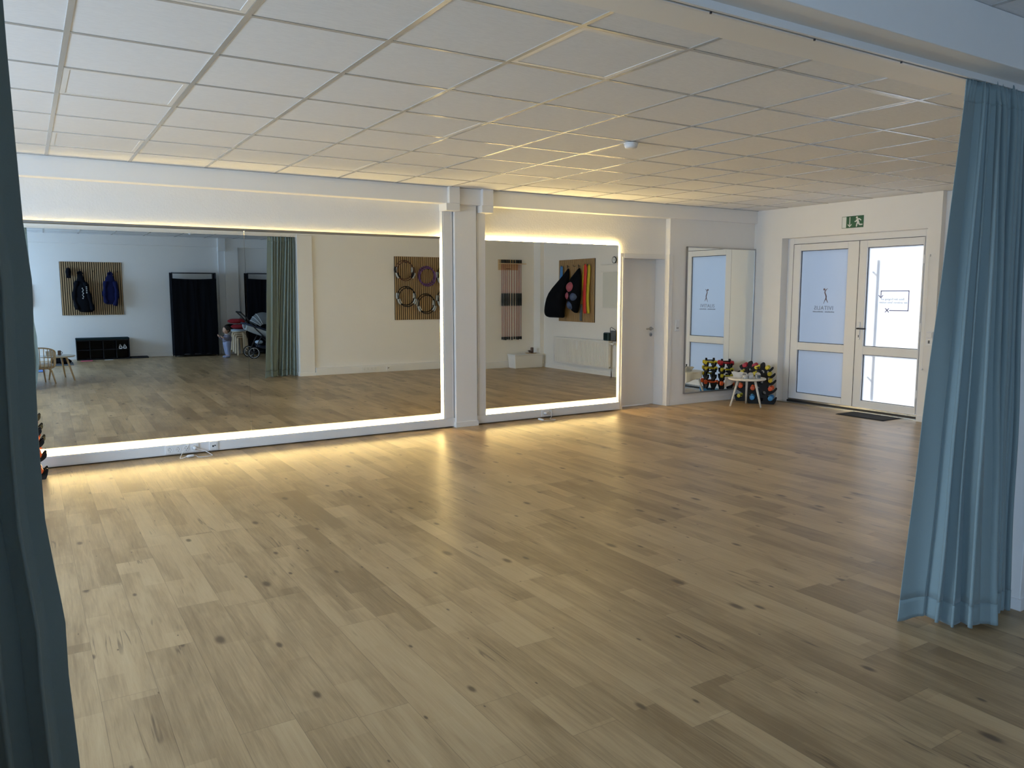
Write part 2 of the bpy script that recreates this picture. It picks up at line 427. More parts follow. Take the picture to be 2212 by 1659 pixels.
# ------------------------------------------------------------------ the rooms
H = 2.65                       # suspended ceiling
XL, XR, XN = -2.60, 8.87, 8.95 # left wall, entrance wall, set-back wall beside the entrance
YW, YR = 7.83, 7.745           # mirror wall, wall beside the inner door
YN = 1.95                      # near wall, hall side
YB = -3.44                     # back wall
GX, GY, T = .2336, 3.4416, .625

struct('floor', bx(XL-.3, 9.25, YB-.2, 8.3, -.12, 0), 'laminate')
struct('ground_outside', bx(9.25, 16, -2, 14, -.2, -.06), 'outdoor_stone')
struct('ceiling', bx(XL-.3, 9.2, YB-.2, 8.3, H+.002, H+.12), 'ceiling_tile')
# T bars
g = MB(); bw = .012
x = GX - 5*T
while x < XR:
    if x > XL: g.box(x-bw, x+bw, 2.61, 7.70, H-.001, H+.01); g.box(x-bw, x+bw, YB, 1.77, H-.001, H+.01)
    x += T
for r in range(-12, 8):
    y = GY + r*T
    if YB < y < 1.77 or 2.61 < y < 7.70: g.box(XL, XR if y > 1.9 else 7.0, y-bw, y+bw, H-.0006, H+.0095)
g.box(XL, XR, 7.688, 7.70, H-.004, H+.01)
struct('trim_ceiling_grid', g, 'grid_metal')
struct('trim_ceiling_frieze', bx(XL, XR, 1.94, 2.61, H-.004, H+.002), 'smooth_paint')

# mirror wall: door opening x 6.54..7.25
struct('wall_mirror', MB().box(XL, 6.52, YW, 8.1, 0, H).box(6.52, 7.26, YW, 8.1, 1.965, H), 'rough_plaster')
struct('wall_corner', MB().box(7.26, 9.2, YR, 8.1, 0, H), 'wall_paint')
struct('trim_beam', bx(XL, XR, 7.70, YW, 2.475, H), 'smooth_paint', bevel=.004)
col = struct('trim_column', bx(4.068, 4.340, 7.735, YW, 0, 2.50), 'smooth_paint', bevel=.004)
struct('column_base', bx(4.058, 4.350, 7.722, YW, 0, .06), 'smooth_paint', parent=col, bevel=.003)
# left wall with window openings
wl = MB()
def wall_with_windows(mb, ya, yb, wins, z0=.9, z1=2.2):
    y = ya
    for (a, b) in wins:
        mb.box(XL-.25, XL, y, a, 0, H).box(XL-.25, XL, a, b, 0, z0).box(XL-.25, XL, a, b, z1, H); y = b
    mb.box(XL-.25, XL, y, yb, 0, H)
wall_with_windows(wl, YB-.2, 8.1, [(-3.1, -.9), (2.8, 6.5)])
struct('wall_left', wl, 'wall_paint')
for i, (a, b) in enumerate([(-3.1, -.9), (2.8, 6.5)]):
    m = MB()
    for yy in (a, (a+b)/2-.03, b-.06): m.box(XL-.16, XL-.1, yy, yy+.06, .9, 2.2)
    m.box(XL-.16, XL-.1, a, b, .9, .96).box(XL-.16, XL-.1, a, b, 2.14, 2.2)
    struct('window_%d' % (i+1), m, 'white_plastic')
# entrance wall, opening y 5.225..7.265, z 0..2.245
OY0, OY1, OZ = 5.225, 7.265, 2.245
we = MB().box(XR, 9.12, OY1, 8.1, 0, H).box(XR, 9.12, 5.07, OY0, 0, H).box(XR, 9.12, OY0, OY1, OZ, H)
we.box(XN, 9.12, 1.6, 5.07, 0, H)
struct('wall_entrance', we, 'wall_paint')
struct('wall_lobby_right', bx(7.0, 7.2, YB-.2, 1.6, 0, H), 'wall_paint')
struct('wall_back', bx(XL-.2, 7.2, YB-.2, YB, 0, H), 'wall_paint')
struct('wall_light_blocker', bx(XL, -.32, .45, .60, 0, H), 'wall_paint')  # added out of view to keep lobby daylight off the left curtain
# near wall between hall and lobby, opening x -0.75..3.96
nw = MB().box(3.98, 9.1, 1.785, YN, 0, H).box(XL, -.75, 1.785, YN, 0, H)
struct('wall_near', nw, 'wall_paint')
struct('trim_header', bx(XL, 9.0, 1.77, 1.94, 2.444, H), 'smooth_paint', bevel=.004)
jb = struct('trim_jamb', bx(3.96, 4.225, 1.77, YN+.035, 0, 2.444), 'smooth_paint', bevel=.004)
struct('jamb_base', bx(3.95, 4.235, 1.76, YN+.05, 0, .055), 'smooth_paint', parent=jb)
struct('trim_pier', bx(8.86, XN, YN, 2.2, 0, H), 'wall_paint')
# back wall beam and column
struct('trim_beam_back', bx(XL, 7.0, YB, YB+.10, 2.45, H), 'smooth_paint')
struct('trim_column_back', bx(3.79, 4.08, YB, YB+.09, 0, 2.45), 'smooth_paint')
b = MB().box(3.65, 3.79, YB, YB+.06, 0, 2.36).box(3.64, 3.80, YB, YB+.15, 2.36, H)
struct('trim_riser_back', b, 'white_plastic')
# skirtings
struct('baseboard_corner', bx(7.31, XR, YR-.014, YR, 0, .07), 'smooth_paint', bevel=.003)
struct('baseboard_entrance', MB().box(XR-.014, XR, OY1, YR-.014, 0, .07).box(XR-.014, XR, 5.07, OY0, 0, .07).box(XN-.014, XN, 2.2, 5.07, 0, .07), 'smooth_paint')
struct('baseboard_back', MB().box(XL, 3.65, YB, YB+.02, 0, .10).box(4.08, 7.0, YB, YB+.02, 0, .10), 'smooth_paint')
nd = struct('trim_duct_near', MB().box(4.235, 8.86, YN, YN+.05, 0, .135), 'white_plastic', bevel=.003)
struct('duct_lid', MB().box(4.235, 8.86, YN+.05, YN+.053, .02, .115), 'white_plastic', parent=nd)
# curtain rail under the header
rail = MB().box(-.75, 3.96, 1.895, 1.90, 2.418, 2.444).box(-.75, 3.96, 1.93, 1.935, 2.418, 2.444).box(-.75, 3.96, 1.90, 1.93, 2.438, 2.444).box(-.75, 3.96, 1.9, 1.908, 2.418, 2.421).box(-.75, 3.96, 1.922, 1.93, 2.418, 2.421)
t = thing('curtain_rail', 'white aluminium curtain rail running along the underside of the header beam', 'curtain rail', (1.6, 1.915, 2.418))
rail.build('channel', 'white_lacquer', t)
for xx in (1.95, 2.47, 3.0): MB().lathe([(.004, 0), (.004, .006)], 8, Matrix.Translation((xx, 1.915, 2.412))).build('screw', 'dark_metal', t)

# outside the entrance: an unseen wall, added to keep sun off the left leaf
struct('wall_sun_blocker', bx(9.3, 11.02, 7.55, 7.8, -.06, 9.0), 'outdoor_stone')

# ------------------------------------------------------------------ ceiling lamps
LB = .5*T
def ceiling_lamp(loc, label):
    t = thing('ceiling_lamp', label, 'ceiling lamp', loc, group='square ceiling lamps')
    f = MB(); a = LB-.0135; c = a-.028
    for s in (-1, 1):
        f.box(-a, a, s*c, s*a, .0, .006); f.box(s*c, s*a, -c, c, .0, .006)
    f.build('frame', 'white_lacquer', t, local=True, bevel=.001)
    bx(-c, c, -c, c, .002, .005).build('diffuser', 'lamp_diffuser', t, local=True)
    return t
def tile_c(i, r): return (GX+(i+.5)*T, GY+(r+.5)*T, H)
lamps = [((0, -1), 'ceiling lamp cut off by the top edge, above the long mirror'),
 ((0, 2), 'larger pale ceiling lamp near the left curtain, second from the mirror wall'),
 ((0, 5), 'ceiling lamp nearest the left curtain, one tile from the beam over the long mirror'),
 ((3, -1), 'largest ceiling lamp, near the top centre, with a warm sheen'),
 ((3, 2), 'dull beige ceiling lamp left of the smoke detector, third tile from the largest lamp'),
 ((3, 5), 'beige ceiling lamp above the right end of the long mirror, one tile from the beam'),
 ((6, -1), 'ceiling lamp close to the blue curtain top, with a pale sheen'),
 ((6, 2), 'ceiling lamp glowing warm right behind the smoke detector'),
 ((6, 5), 'bright yellow glowing ceiling lamp above the column between the two mirrors'),
 ((9, -1), 'ceiling lamp mostly hidden behind the heading of the blue curtain'),
 ((9, 2), 'faint grey ceiling lamp midway between smoke detector and exit sign'),
 ((9, 5), 'narrow looking warm ceiling lamp above the inner door mirror, beside the beam'),
 ((12, 2), 'faint ceiling lamp just in front of the exit sign'),
 ((12, 5), 'small grey ceiling lamp in the far corner above the frameless mirror')]
proto = None
for (ir, lab) in lamps:
    if proto is None: proto = ceiling_lamp(tile_c(*ir), lab)
    else: dup(proto, tile_c(*ir), 0, lab)
dup(proto, (GX+.5*T, GY-8.5*T, H), 0, 'bright lobby ceiling lamp reflected at the top left of the long mirror')
dup(proto, (GX+3.5*T, GY-10.5*T, H), 0, 'dark ceiling lamp of the lobby reflected above the black wardrobe')
def detector(loc, label):
    t = thing('smoke_detector', label, 'smoke detector', loc, group='smoke detectors')
    MB().lathe([(.03, 0), (.050, -.004), (.052, -.018), (.046, -.034), (.038, -.040), (.0, -.041)][::-1], 28).build('housing', 'white_plastic', t, local=True, smooth=True)
    MB().lathe([(.056, 0), (.056, -.010)][::-1], 28).build('base_ring', 'white_plastic', t, local=True)
    return t
sdp = detector((4.01, 4.73, H-.004), 'white smoke detector on the hall ceiling in front of a warm lit lamp')
dup(sdp, (2.81, -1.57, H-.004), 0, 'white smoke detector of the lobby ceiling reflected at the top of the long mirror')

# ------------------------------------------------------------------ the mirrors, LED tape and cable ducts
def plane_mirror(name, label, x0, x1, z0, z1, yc, pivot, tilt, yaw, thick=.006, group=None):
    """front face through pivot, turned by small angles"""
    t = thing(name, label, 'mirror', ((x0+x1)/2, yc, z0), group=group)
    n = Vector((math.sin(R(yaw)), -math.cos(R(tilt))*math.cos(R(yaw)), math.sin(R(tilt)))).normalized()
    def yf(x, z): return pivot[1] - (n.x*(x-pivot[0]) + n.z*(z-pivot[2]))/n.y
    vs = [(x, yf(x, z)+d, z) for d in (0, thick) for (x, z) in ((x0, z0), (x1, z0), (x1, z1), (x0, z1))]
    fr = MB().add(vs[:4], [(0, 1, 2, 3)])
    fr.build('glass', 'mirror_glass', t)
    bk = MB().add([(v[0], v[1]+(.0004 if i < 4 else 0), v[2]) for i, v in enumerate(vs)], [(0, 3, 2, 1), (4, 5, 6, 7), (0, 1, 5, 4), (1, 2, 6, 5), (2, 3, 7, 6), (3, 0, 4, 7)])
    bk.build('backing', 'grey_metal', t)
    return t
P1, P2 = (2., 7.80, 1.1), (5.5, 7.80, 1.1)
M1 = dict(z0=.170, z1=2.130)
ma = plane_mirror('wall_mirror_pane', 'left pane of the long backlit wall mirror, showing the coat panel and black wardrobe', -.35, 1.828, .170, 2.118, 7.80, P1, -.26, -.5, group='panes of the long wall mirror')
mb_ = plane_mirror('wall_mirror_pane', 'right pane of the long backlit wall mirror, showing a curtain and exercise rings', 1.830, 3.903, .170, 2.118, 7.80, P1, -.26, -.5, group='panes of the long wall mirror')
mc = plane_mirror('wall_mirror', 'shorter backlit wall mirror between the white column and the inner door', 4.475, 6.428, .170, 2.108, 7.80, P2, .05, -.55)
def led(mirror, x0, x1, z0, z1, over, sides):
    for sdn in sides:
        oh = over[sdn]; m = MB()
        if sdn == 'bottom': m.box(x0, x1+over.get('right', 0), 7.816, 7.828, .1085, .1085+oh)
        if sdn == 'top': m.box(x0, x1+over.get('right', 0), 7.814 if oh > 0 else 7.8235, 7.826, z1-.010+min(oh, 0), z1+oh)
        if sdn == 'right': m.box(x1-.004, x1+oh, 7.809, 7.826, z0, z1)
        m.build('led_strip', 'led_tape', mirror)
led(ma, -.35, 1.829, .170, 2.118, dict(bottom=.016, top=-.010), ('bottom', 'top'))
led(mb_, 1.829, 3.903, .170, 2.118, dict(bottom=.016, top=-.010, right=.014), ('bottom', 'top', 'right'))
led(mc, 4.475, 6.428, .170, 2.108, dict(bottom=.016, top=.016, right=.014), ('bottom', 'top', 'right'))
for mr, xa, xb in ((ma, -.35, 1.829), (mb_, 1.829, 3.905)):
    MB().box(xa, xb, 7.765, 7.792, 2.100, 2.122).build('top_rail', 'grey_metal', mr, bevel=.002)

YD = 7.77
def duct(name, xa, xb, riser, cap):
    o = struct(name, bx(xa, xb, YD, YW, .012, .107), 'white_plastic', bevel=.003)
    struct('bottom_lid', bx(xa, xb, YD-.003, YD, .022, .097), 'white_plastic', parent=o, bevel=.001)
    struct('riser', bx(riser[0], riser[1], YD, YW, .107, 2.40), 'white_plastic', parent=o, bevel=.003)
    struct('riser_lid', bx(riser[0]+.016, riser[1]-.03, YD-.003, YD, .107, 2.395), 'white_plastic', parent=o, bevel=.001)
    struct('offset_piece', MB().box(cap[0], cap[1], 7.648, 7.70, 2.475, H).box(cap[2], cap[3], 7.648, YW, 2.395, 2.475), 'white_plastic', parent=o, bevel=.003)
duct('trim_duct_long', -1.0, 4.068, (3.930, 4.056), (3.962, 4.090, 3.925, 4.090))
duct('trim_duct_short', 4.352, 6.463, (4.366, 4.474), (4.378, 4.512, 4.366, 4.512))

# sockets
def socket_strip(name, label, xc, zc, n, y, facing=-1, pitch=.071, cat='socket'):
    """facing -1: seen from -y ; +1: seen from +y"""
    t = thing(name, label, cat, (xc, y, zc)); w2 = n*pitch/2+.005; F = facing
    bx(-w2, w2, 0, F*.010, -.040, .040).build('plate', 'white_plastic', t, local=True, bevel=.002)
    for i in range(n):
        cx = (i-(n-1)/2)*pitch
        ring = MB(); ring.lathe([(.0275, .0), (.0275, .003), (.0215, .003), (.020, .0005)], 24, Matrix.Translation((cx, F*.010, 0)) @ Matrix.Rotation(R(90)*(-F), 4, 'X'))
        o = ring.build('socket_well', 'grey_pad' if False else 'white_plastic', t, local=True)
        h = MB()
        for s in (-1, 1): h.lathe([(.0028, 0), (.0028, .0008)], 8, Matrix.Translation((cx+s*.0095, F*.0115, 0)) @ Matrix.Rotation(R(90)*(-F), 4, 'X'))
        for s in (-1, 1): h.box(cx-.0025, cx+.0025, F*.0105, F*.0135, s*.017-.002, s*.017+.002)
        h.build('pin_holes', 'dark_metal', o, local=True)
    return t
def data_socket(name, label, xc, zc, y, F=-1):
    t = thing(name, label, 'data socket', (xc, y, zc))
    bx(-.040, .040, 0, F*.010, -.040, .040).build('plate', 'white_plastic', t, local=True, bevel=.002)
    bx(-.027, .027, F*.010, F*.013, -.027, .027).build('insert', 'white_plastic', t, local=True, bevel=.001)
    MB().box(-.016, -.002, F*.013, F*.0142, -.010, .006).box(.002, .016, F*.013, F*.0142, -.002, .008).build('ports', 'dark_metal', t, local=True)
    return t
YS = YD-.003
socket_strip('socket_strip', 'white four gang socket strip on the duct below the long mirror', 1.178, .062, 4, YS)
data_socket('data_socket', 'white square data socket right of the four gang strip under the long mirror', 1.462, .062, YS)
socket_strip('double_socket', 'white double socket on the duct below the shorter mirror', 5.32, .062, 2, YS)
socket_strip('socket_strip', 'white four gang socket strip reflected low in the long mirror', 5.235, .072, 4, YN+.053, 1)
data_socket('data_socket', 'white data socket reflected in the long mirror beside the four gang strip', 5.60, .072, YN+.053, 1)
def cable(label, path, plug, switch, name='power_cable'):
    t = thing(name, label, 'cable', path[0])
    MB().tube(catmull(path, 8), .0028, 8).build('cord', 'white_plastic', t, smooth=True)
    MB().tube([plug, (plug[0], plug[1]-.03, plug[2]), (plug[0]+.004, plug[1]-.042, plug[2]-.006)], [.018, .016, .008], 14).build('plug', 'white_plastic', t, smooth=True)
    a, b2 = Vector(switch[0]), Vector(switch[1])
    MB().tube([a, a.lerp(b2, .15), a.lerp(b2, .85), b2], [.006, .013, .013, .006], 10).build('inline_switch', 'white_plastic', t, smooth=True)
cable('white mains cable with a small inline dimmer lying below the four gang socket strip',
      [(1.04, 7.80, .165), (1.16, 7.785, .15), (1.225, 7.765, .125), (1.235, 7.755, .09), (1.18, 7.72, .04), (1.135, 7.62, .004), (1.165, 7.61, .005), (1.19, 7.615, .013), (1.25, 7.625, .013), (1.28, 7.65, .006), (1.29, 7.58, .004), (1.36, 7.57, .004), (1.41, 7.585, .004), (1.405, 7.65, .01), (1.37, 7.70, .03), (1.29, 7.715, .062)], (1.285, YS-.012, .062), [(1.19, 7.615, .013), (1.26, 7.625, .013)])
cable('white mains cable with an inline switch hanging under the double socket of the shorter mirror',
      [(5.30, 7.80, .165), (5.34, 7.785, .14), (5.375, 7.76, .10), (5.38, 7.74, .07), (5.345, 7.70, .02), (5.30, 7.66, .004), (5.31, 7.56, .004), (5.20, 7.54, .004), (5.14, 7.56, .012), (5.10, 7.60, .02)], (5.285, YS-.012, .062), [(5.14, 7.56, .014), (5.09, 7.61, .03)])

# ------------------------------------------------------------------ inner door
d1 = struct('door_1', bx(6.545, 7.235, 7.985, 8.025, .008, 1.955), 'white_lacquer', bevel=.002)
fr = MB().box(7.235, 7.262, YW-.02, 8.03, 0, 1.965).box(6.518, 6.545, YW-.02, 8.03, 0, 1.965).box(6.545, 7.235, YW-.02, 8.03, 1.950, 1.972)
struct('door_frame', fr, 'white_lacquer', parent=d1, bevel=.002)
ar = MB().box(7.240, 7.305, YW-.10, YW, 0, 2.012).box(6.480, 6.540, YW-.016, YW, 0, 2.012).box(6.540, 7.240, YW-.018, YW, 1.950, 2.012)
struct('architrave', ar, 'white_lacquer', parent=d1, bevel=.004)
hd = MB().lathe([(.026, 0), (.026, .008), (.02, .010)], 24, Matrix.Translation((7.165, 7.985, 1.030)) @ Matrix.Rotation(R(90), 4, 'X'))
hd.tube([(7.165, 7.98, 1.03), (7.165, 7.935, 1.03), (7.155, 7.928, 1.03), (7.045, 7.928, 1.03)], [.010, .010, .010, .009], 12)
struct('door_handle', hd, 'grey_metal', parent=d1, smooth=True)
kh = MB().lathe([(.025, 0), (.025, .008), (.019, .010)], 24, Matrix.Translation((7.165, 7.985, .950)) @ Matrix.Rotation(R(90), 4, 'X'))
ko = struct('key_rosette', kh, 'grey_metal', parent=d1, smooth=True)
struct('keyhole', MB().box(7.161, 7.169, 7.973, 7.975, .935, .957), 'dark_metal', parent=ko)
# light switch over socket
t = thing('light_switch', 'white light switch above a socket between the inner door and the small mirror', 'light switch', (7.418, YR, 1.07))
bx(7.378, 7.458, YR-.010, YR, 1.00, 1.152).build('plate', 'white_plastic', t, bevel=.002)
bx(7.389, 7.447, YR-.016, YR-.010, 1.084, 1.142).build('rocker', 'white_plastic', t, bevel=.002)
sk = MB().lathe([(.026, .0), (.026, .003), (.020, .003), (.019, .0005)], 24, Matrix.Translation((7.418, YR-.010, 1.040)) @ Matrix.Rotation(R(90), 4, 'X')).build('socket_well', 'white_plastic', t)
MB().box(7.406, 7.411, YR-.0145, YR-.0105, 1.03, 1.05).box(7.425, 7.430, YR-.0145, YR-.0105, 1.03, 1.05).build('pin_holes', 'dark_metal', sk)
# frameless mirror in the corner
t = plane_mirror('tall_mirror', 'tall narrow frameless mirror reflecting the entrance door, in the corner behind the table', 7.555, 8.852, .160, 2.105, 7.715, (8.2, 7.712, 1.0), 0, 0, thick=.008)
MB().box(7.551, 7.556, 7.709, YR, .156, 2.112).box(8.852, 8.857, 7.709, YR, .156, 2.112).box(7.551, 8.857, 7.706, YR, 2.105, 2.122).box(7.551, 8.857, 7.706, YR, .142, .160).build('edge_profile', 'grey_metal', t)

# ------------------------------------------------------------------ entrance door
XF = 9.0
d2 = MB().box(XF, XF+.09, 7.165, OY1, 0, OZ).box(XF, XF+.09, OY0, 5.315, 0, OZ).box(XF, XF+.09, 5.315, 7.165, 2.165, OZ).box(XF, XF+.09, 5.315, 7.165, 0, .02)
d2 = struct('door_2', d2, 'white_plastic', bevel=.003)
struct('threshold', MB().box(XF-.13, XF-.01, OY0, OY1, 0, .012).box(XF-.005, XF, 5.30, 7.17, .02, .052), 'steel', parent=d2)
struct('threshold_gap', MB().box(XF-.012, XF-.002, 5.29, 7.18, .012, .030), 'black_gasket', parent=d2)
def leaf(name, y0, y1, py0, py1, label):
    z0, z1 = .055, 2.160; u0, u1, l0, l1 = .835, 2.072, .140, .732
    X0, X1 = XF-.012, XF+.055
    m = MB().box(X0, X1, y0, py0, z0, z1).box(X0, X1, py1, y1, z0, z1).box(X0, X1, py0, py1, z0, l0).box(X0, X1, py0, py1, l1, u0).box(X0, X1, py0, py1, u1, z1)
    o = struct(name, m, 'white_plastic', parent=d2, bevel=.003); o['label'] = label
    gk = MB()
    for (a, b2) in ((u0, u1), (l0, l1)):
        e = .007
        gk.box(X0+.022, X0+.027, py0, py0+e, a, b2).box(X0+.022, X0+.027, py1-e, py1, a, b2).box(X0+.022, X0+.027, py0, py1, a, a+e).box(X0+.022, X0+.027, py0, py1, b2-e, b2)
    struct('gasket', gk, 'black_gasket', parent=o)
    for (a, b2) in ((u0, u1), (l0, l1)):
        struct('frosted_pane', MB().box(X0+.028, X0+.034, py0, py1, a, b2), 'frosted_pane', parent=o)
    return o
lfL = leaf('door_leaf', 6.166, 7.158, 6.325, 7.043, 'left leaf with bluish frosted panes')
lfR = leaf('door_leaf', 5.322, 6.160, 5.334, 6.052, 'right leaf with bright frosted panes')
bpy.data.objects.remove(lfR.children[0]) if False else None
struct('leaf_gap', MB().box(XF-.014, XF-.0125, 6.160, 6.166, .055, 2.16).box(XF-.014, XF-.0125, 7.155, 7.160, .055, 2.16).box(XF-.014, XF-.0125, 5.32, 7.158, 2.158, 2.163), 'black_gasket', parent=d2)
ph = MB().box(XF-.024, XF-.012, 6.096, 6.124, .915, 1.140)
struct('handle_plate', ph, 'white_plastic', parent=d2, bevel=.008)
lv = MB().tube([(XF-.02, 6.110, 1.058), (XF-.065, 6.110, 1.058), (XF-.072, 6.100, 1.058), (XF-.072, 5.985, 1.058)], [.010, .010, .010, .009], 12)
struct('door_handle', lv, 'dark_metal', parent=d2, smooth=True)
struct('keyhole', MB().box(XF-.026, XF-.024, 6.105, 6.115, .945, .975), 'dark_metal', parent=d2)
pb = MB().tube([(XF+.13, 5.985, .23), (XF+.13, 5.985, 1.97)], .016, 12).tube([(XF+.03, 5.985, 1.77), (XF+.13, 5.985, 1.77)], .009, 8).tube([(XF+.03, 5.985, .45), (XF+.13, 5.985, .45)], .009, 8)
pbo = struct('pull_bar', pb, 'dark_metal', parent=d2, smooth=True); pbo['label'] = 'dark vertical pull bar seen through the right pane'
for zz in (1.9, 1.1, .3): struct('hinge', MB().tube([(XF-.018, 5.312, zz-.05), (XF-.018, 5.312, zz+.05)], .007, 10), 'white_plastic', parent=d2)
# decals on the panes: read from outside
def decal(vs, fs, y, z, mat, name, label=None, flip=False):
    xd = XF+.0145
    m = MB().add([(xd+v[2], y+v[0], z+v[1]) for v in vs], fs)
    return m
dl = thing('door_lettering', 'brown and grey figure logo with lettering on the left frosted pane', 'lettering', (XF+.0145, 6.66, 1.25))
def ribbon(pts, ws):
    pts = catmull([(p[0], p[1], 0) for p in pts], 6); n = len(pts); L_, R_ = [], []
    for i, p in enumerate(pts):
        a = pts[max(i-1, 0)]; b2 = pts[min(i+1, n-1)]; tt = (b2-a).normalized(); s = Vector((-tt.y, tt.x, 0))
        f = i/(n-1)*(len(ws)-1); k = min(int(f), len(ws)-2); wv = ws[k]+(ws[k+1]-ws[k])*(f-k)
        L_.append((p.x+s.x*wv, p.y+s.y*wv)); R_.append((p.x-s.x*wv, p.y-s.y*wv))
    return L_+R_[::-1]
fig = MB()
yo = lambda u, v, d: (XF+.0135+d, 6.650-u*.68, 1.450+v*.68)      # u to the viewer's right (inside), v up
fig.prism([(x_, y_) for x_, y_ in circle(.021, 18, -.028, .150)], yo, 0, .0015)
fig.prism(ribbon([(.050, .168), (.010, .140), (-.012, .095), (.006, .050), (.020, .010), (.012, -.03), (-.012, -.075), (-.032, -.125)], [.002, .008, .011, .012, .013, .009, .006, .002]), yo, 0, .0015)
fig.prism(ribbon([(.018, .010), (.022, -.03), (.040, -.07), (.062, -.105)], [.004, .009, .008, .003]), yo, .0003, .0016)
fig.build('dancing_figure', 'decal_brown', dl)
vs, fs = text_mesh('IVITALIS', .074, .0012, 1.12)
decal(vs, fs, 6.668, 1.283, 'decal_grey', 'x').build('name_lettering', 'decal_grey', dl)
random.seed(3)
for (ua, ub) in ((-.165, -.012), (.022, .165)):
    tl = MB(); u = ua
    while u < ub:
        wd = random.uniform(.007, .013); tl.box(XF+.0135, XF+.0148, 6.668-u-wd, 6.668-u, 1.252, 1.252+random.choice((.009, .009, .012))); u += wd+.004
    tl.box(XF+.0136, XF+.0147, 6.668-u, 6.668-ua, 1.2505, 1.2525)
    tl.build('small_line', 'decal_grey', dl)
dn = thing('door_notice', 'violet arrow frame with a cross and small text on the right frosted pane', 'lettering', (XF+.0145, 5.66, 1.29))
q = .0055
ln = MB()
def yz(y0, z0, y1, z1):
    d = Vector((0, y1-y0, z1-z0)); s = Vector((0, -d.z, d.y)).normalized()*q
    a = Vector((XF+.0135, y0, z0)); b2 = Vector((XF+.0135, y1, z1)); o = Vector((.0012, 0, 0))
    ln.add([a-s, b2-s, b2+s, a+s, a-s+o, b2-s+o, b2+s+o, a+s+o], [(0, 1, 2, 3), (7, 6, 5, 4), (0, 4, 5, 1), (1, 5, 6, 2), (2, 6, 7, 3), (3, 7, 4, 0)])
yz(5.855, 1.46, 5.855, 1.535); yz(5.860, 1.53, 5.492, 1.53); yz(5.494, 1.535, 5.494, 1.288); yz(5.488, 1.292, 5.735, 1.292)
yz(5.855, 1.445, 5.885, 1.478); yz(5.855, 1.445, 5.828, 1.478); yz(5.740, 1.268, 5.790, 1.318); yz(5.790, 1.268, 5.740, 1.318)
ln.build('arrow_frame', 'decal_violet', dn)
vs, fs = text_mesh('Bitte den Eingang auf', .036, .0012, 1.0)
m = decal(vs, fs, 5.70, 1.418, '', ''); vs, fs = text_mesh('der anderen Seite nutzen', .036, .0012, 1.0)
m2 = decal(vs, fs, 5.69, 1.378, '', ''); m.add(m2.v, m2.f); m.build('text_lines', 'decal_grey', dn)

# exit sign
es = thing('exit_sign', 'green and white emergency exit sign on the wall above the entrance door', 'exit sign', (XR, 6.195, 2.388))
yo = lambda u, v, d: (XR-.004-d, 6.195-u, 2.388+v)
MB().prism([(-.15, -.0725), (.15, -.0725), (.15, .0725), (-.15, .0725)], lambda u, v, d: (XR-d, 6.195-u, 2.388+v), 0, .004).build('plate', 'sign_green', es)
w_ = MB()
w_.prism([(-.145, -.0675), (-.088, -.0675), (-.088, .0675), (-.145, .0675)], yo, 0, .0008)
w_.build('door_symbol', 'sign_white', es)
w_ = MB()
w_.prism([(-.044, .062), (-.034, .062), (-.034, -.045), (-.044, -.045)], yo, 0, .0008)
w_.prism([(-.039, -.062), (-.012, -.036), (-.012, -.022), (-.039, -.047), (-.066, -.022), (-.066, -.036)], yo, 0, .001)
w_.build('arrow_symbol', 'sign_white', es)
w_ = MB()
w_.prism(circle(.0135, 18, .058, .050), yo, 0, .0008)
w_.prism(ribbon([(.060, .030), (.072, .006), (.082, -.012)], [.014, .015, .013]), yo, 0, .0009)
w_.prism(ribbon([(.062, .030), (.095, .030), (.118, .012)], [.008, .007, .006]), yo, 0, .0010)
w_.prism(ribbon([(.056, .024), (.046, .004), (.028, .004)], [.008, .007, .006]), yo, 0, .0011)
w_.prism(ribbon([(.076, -.010), (.062, -.028), (.056, -.062)], [.011, .009, .007]), yo, 0, .0012)
w_.prism(ribbon([(.082, -.010), (.098, -.036), (.140, -.038)], [.011, .009, .007]), yo, 0, .0013)
w_.build('running_figure', 'sign_white', es)
# doormat, pull cord, switch at the right edge
t = thing('doormat', 'black rectangular doormat on the floor in front of the entrance door', 'doormat', (8.72, 5.75, 0))
bx(8.545, 8.868, 5.44, 6.06, 0, .010).build('pile', 'mat_black', t, bevel=.004)
bx(8.535, 8.874, 5.43, 6.07, 0, .005).build('edge_border', 'black_plastic', t)
t = thing('pull_cord', 'thin white pull cord with a small bead hanging beside the entrance door', 'cord', (XR-.03, 5.175, .6))
MB().tube(catmull([(XR-.02, 5.178, 1.93), (XR-.03, 5.177, 1.3), (XR-.03, 5.176, .64)], 6), .0022, 6).build('cord', 'white_plastic', t)
MB().ball((XR-.03, 5.176, .62), .011).build('bead', 'white_plastic', t, smooth=True)
bx(XR-.022, XR, 5.168, 5.188, 1.92, 1.945).build('bracket', 'white_plastic', t)
t = thing('wall_switch', 'white switch right of the entrance door, half behind the blue curtain', 'light switch', (XR, 5.125, .96))
bx(XR-.012, XR, 5.085, 5.165, .90, 1.06).build('plate', 'white_plastic', t, bevel=.002)
bx(XR-.018, XR-.012, 5.095, 5.155, .99, 1.05).build('rocker', 'white_plastic', t, bevel=.002)
bx(XR-.014, XR-.011, 5.115, 5.135, .925, .96).build('slot', 'dark_metal', t)

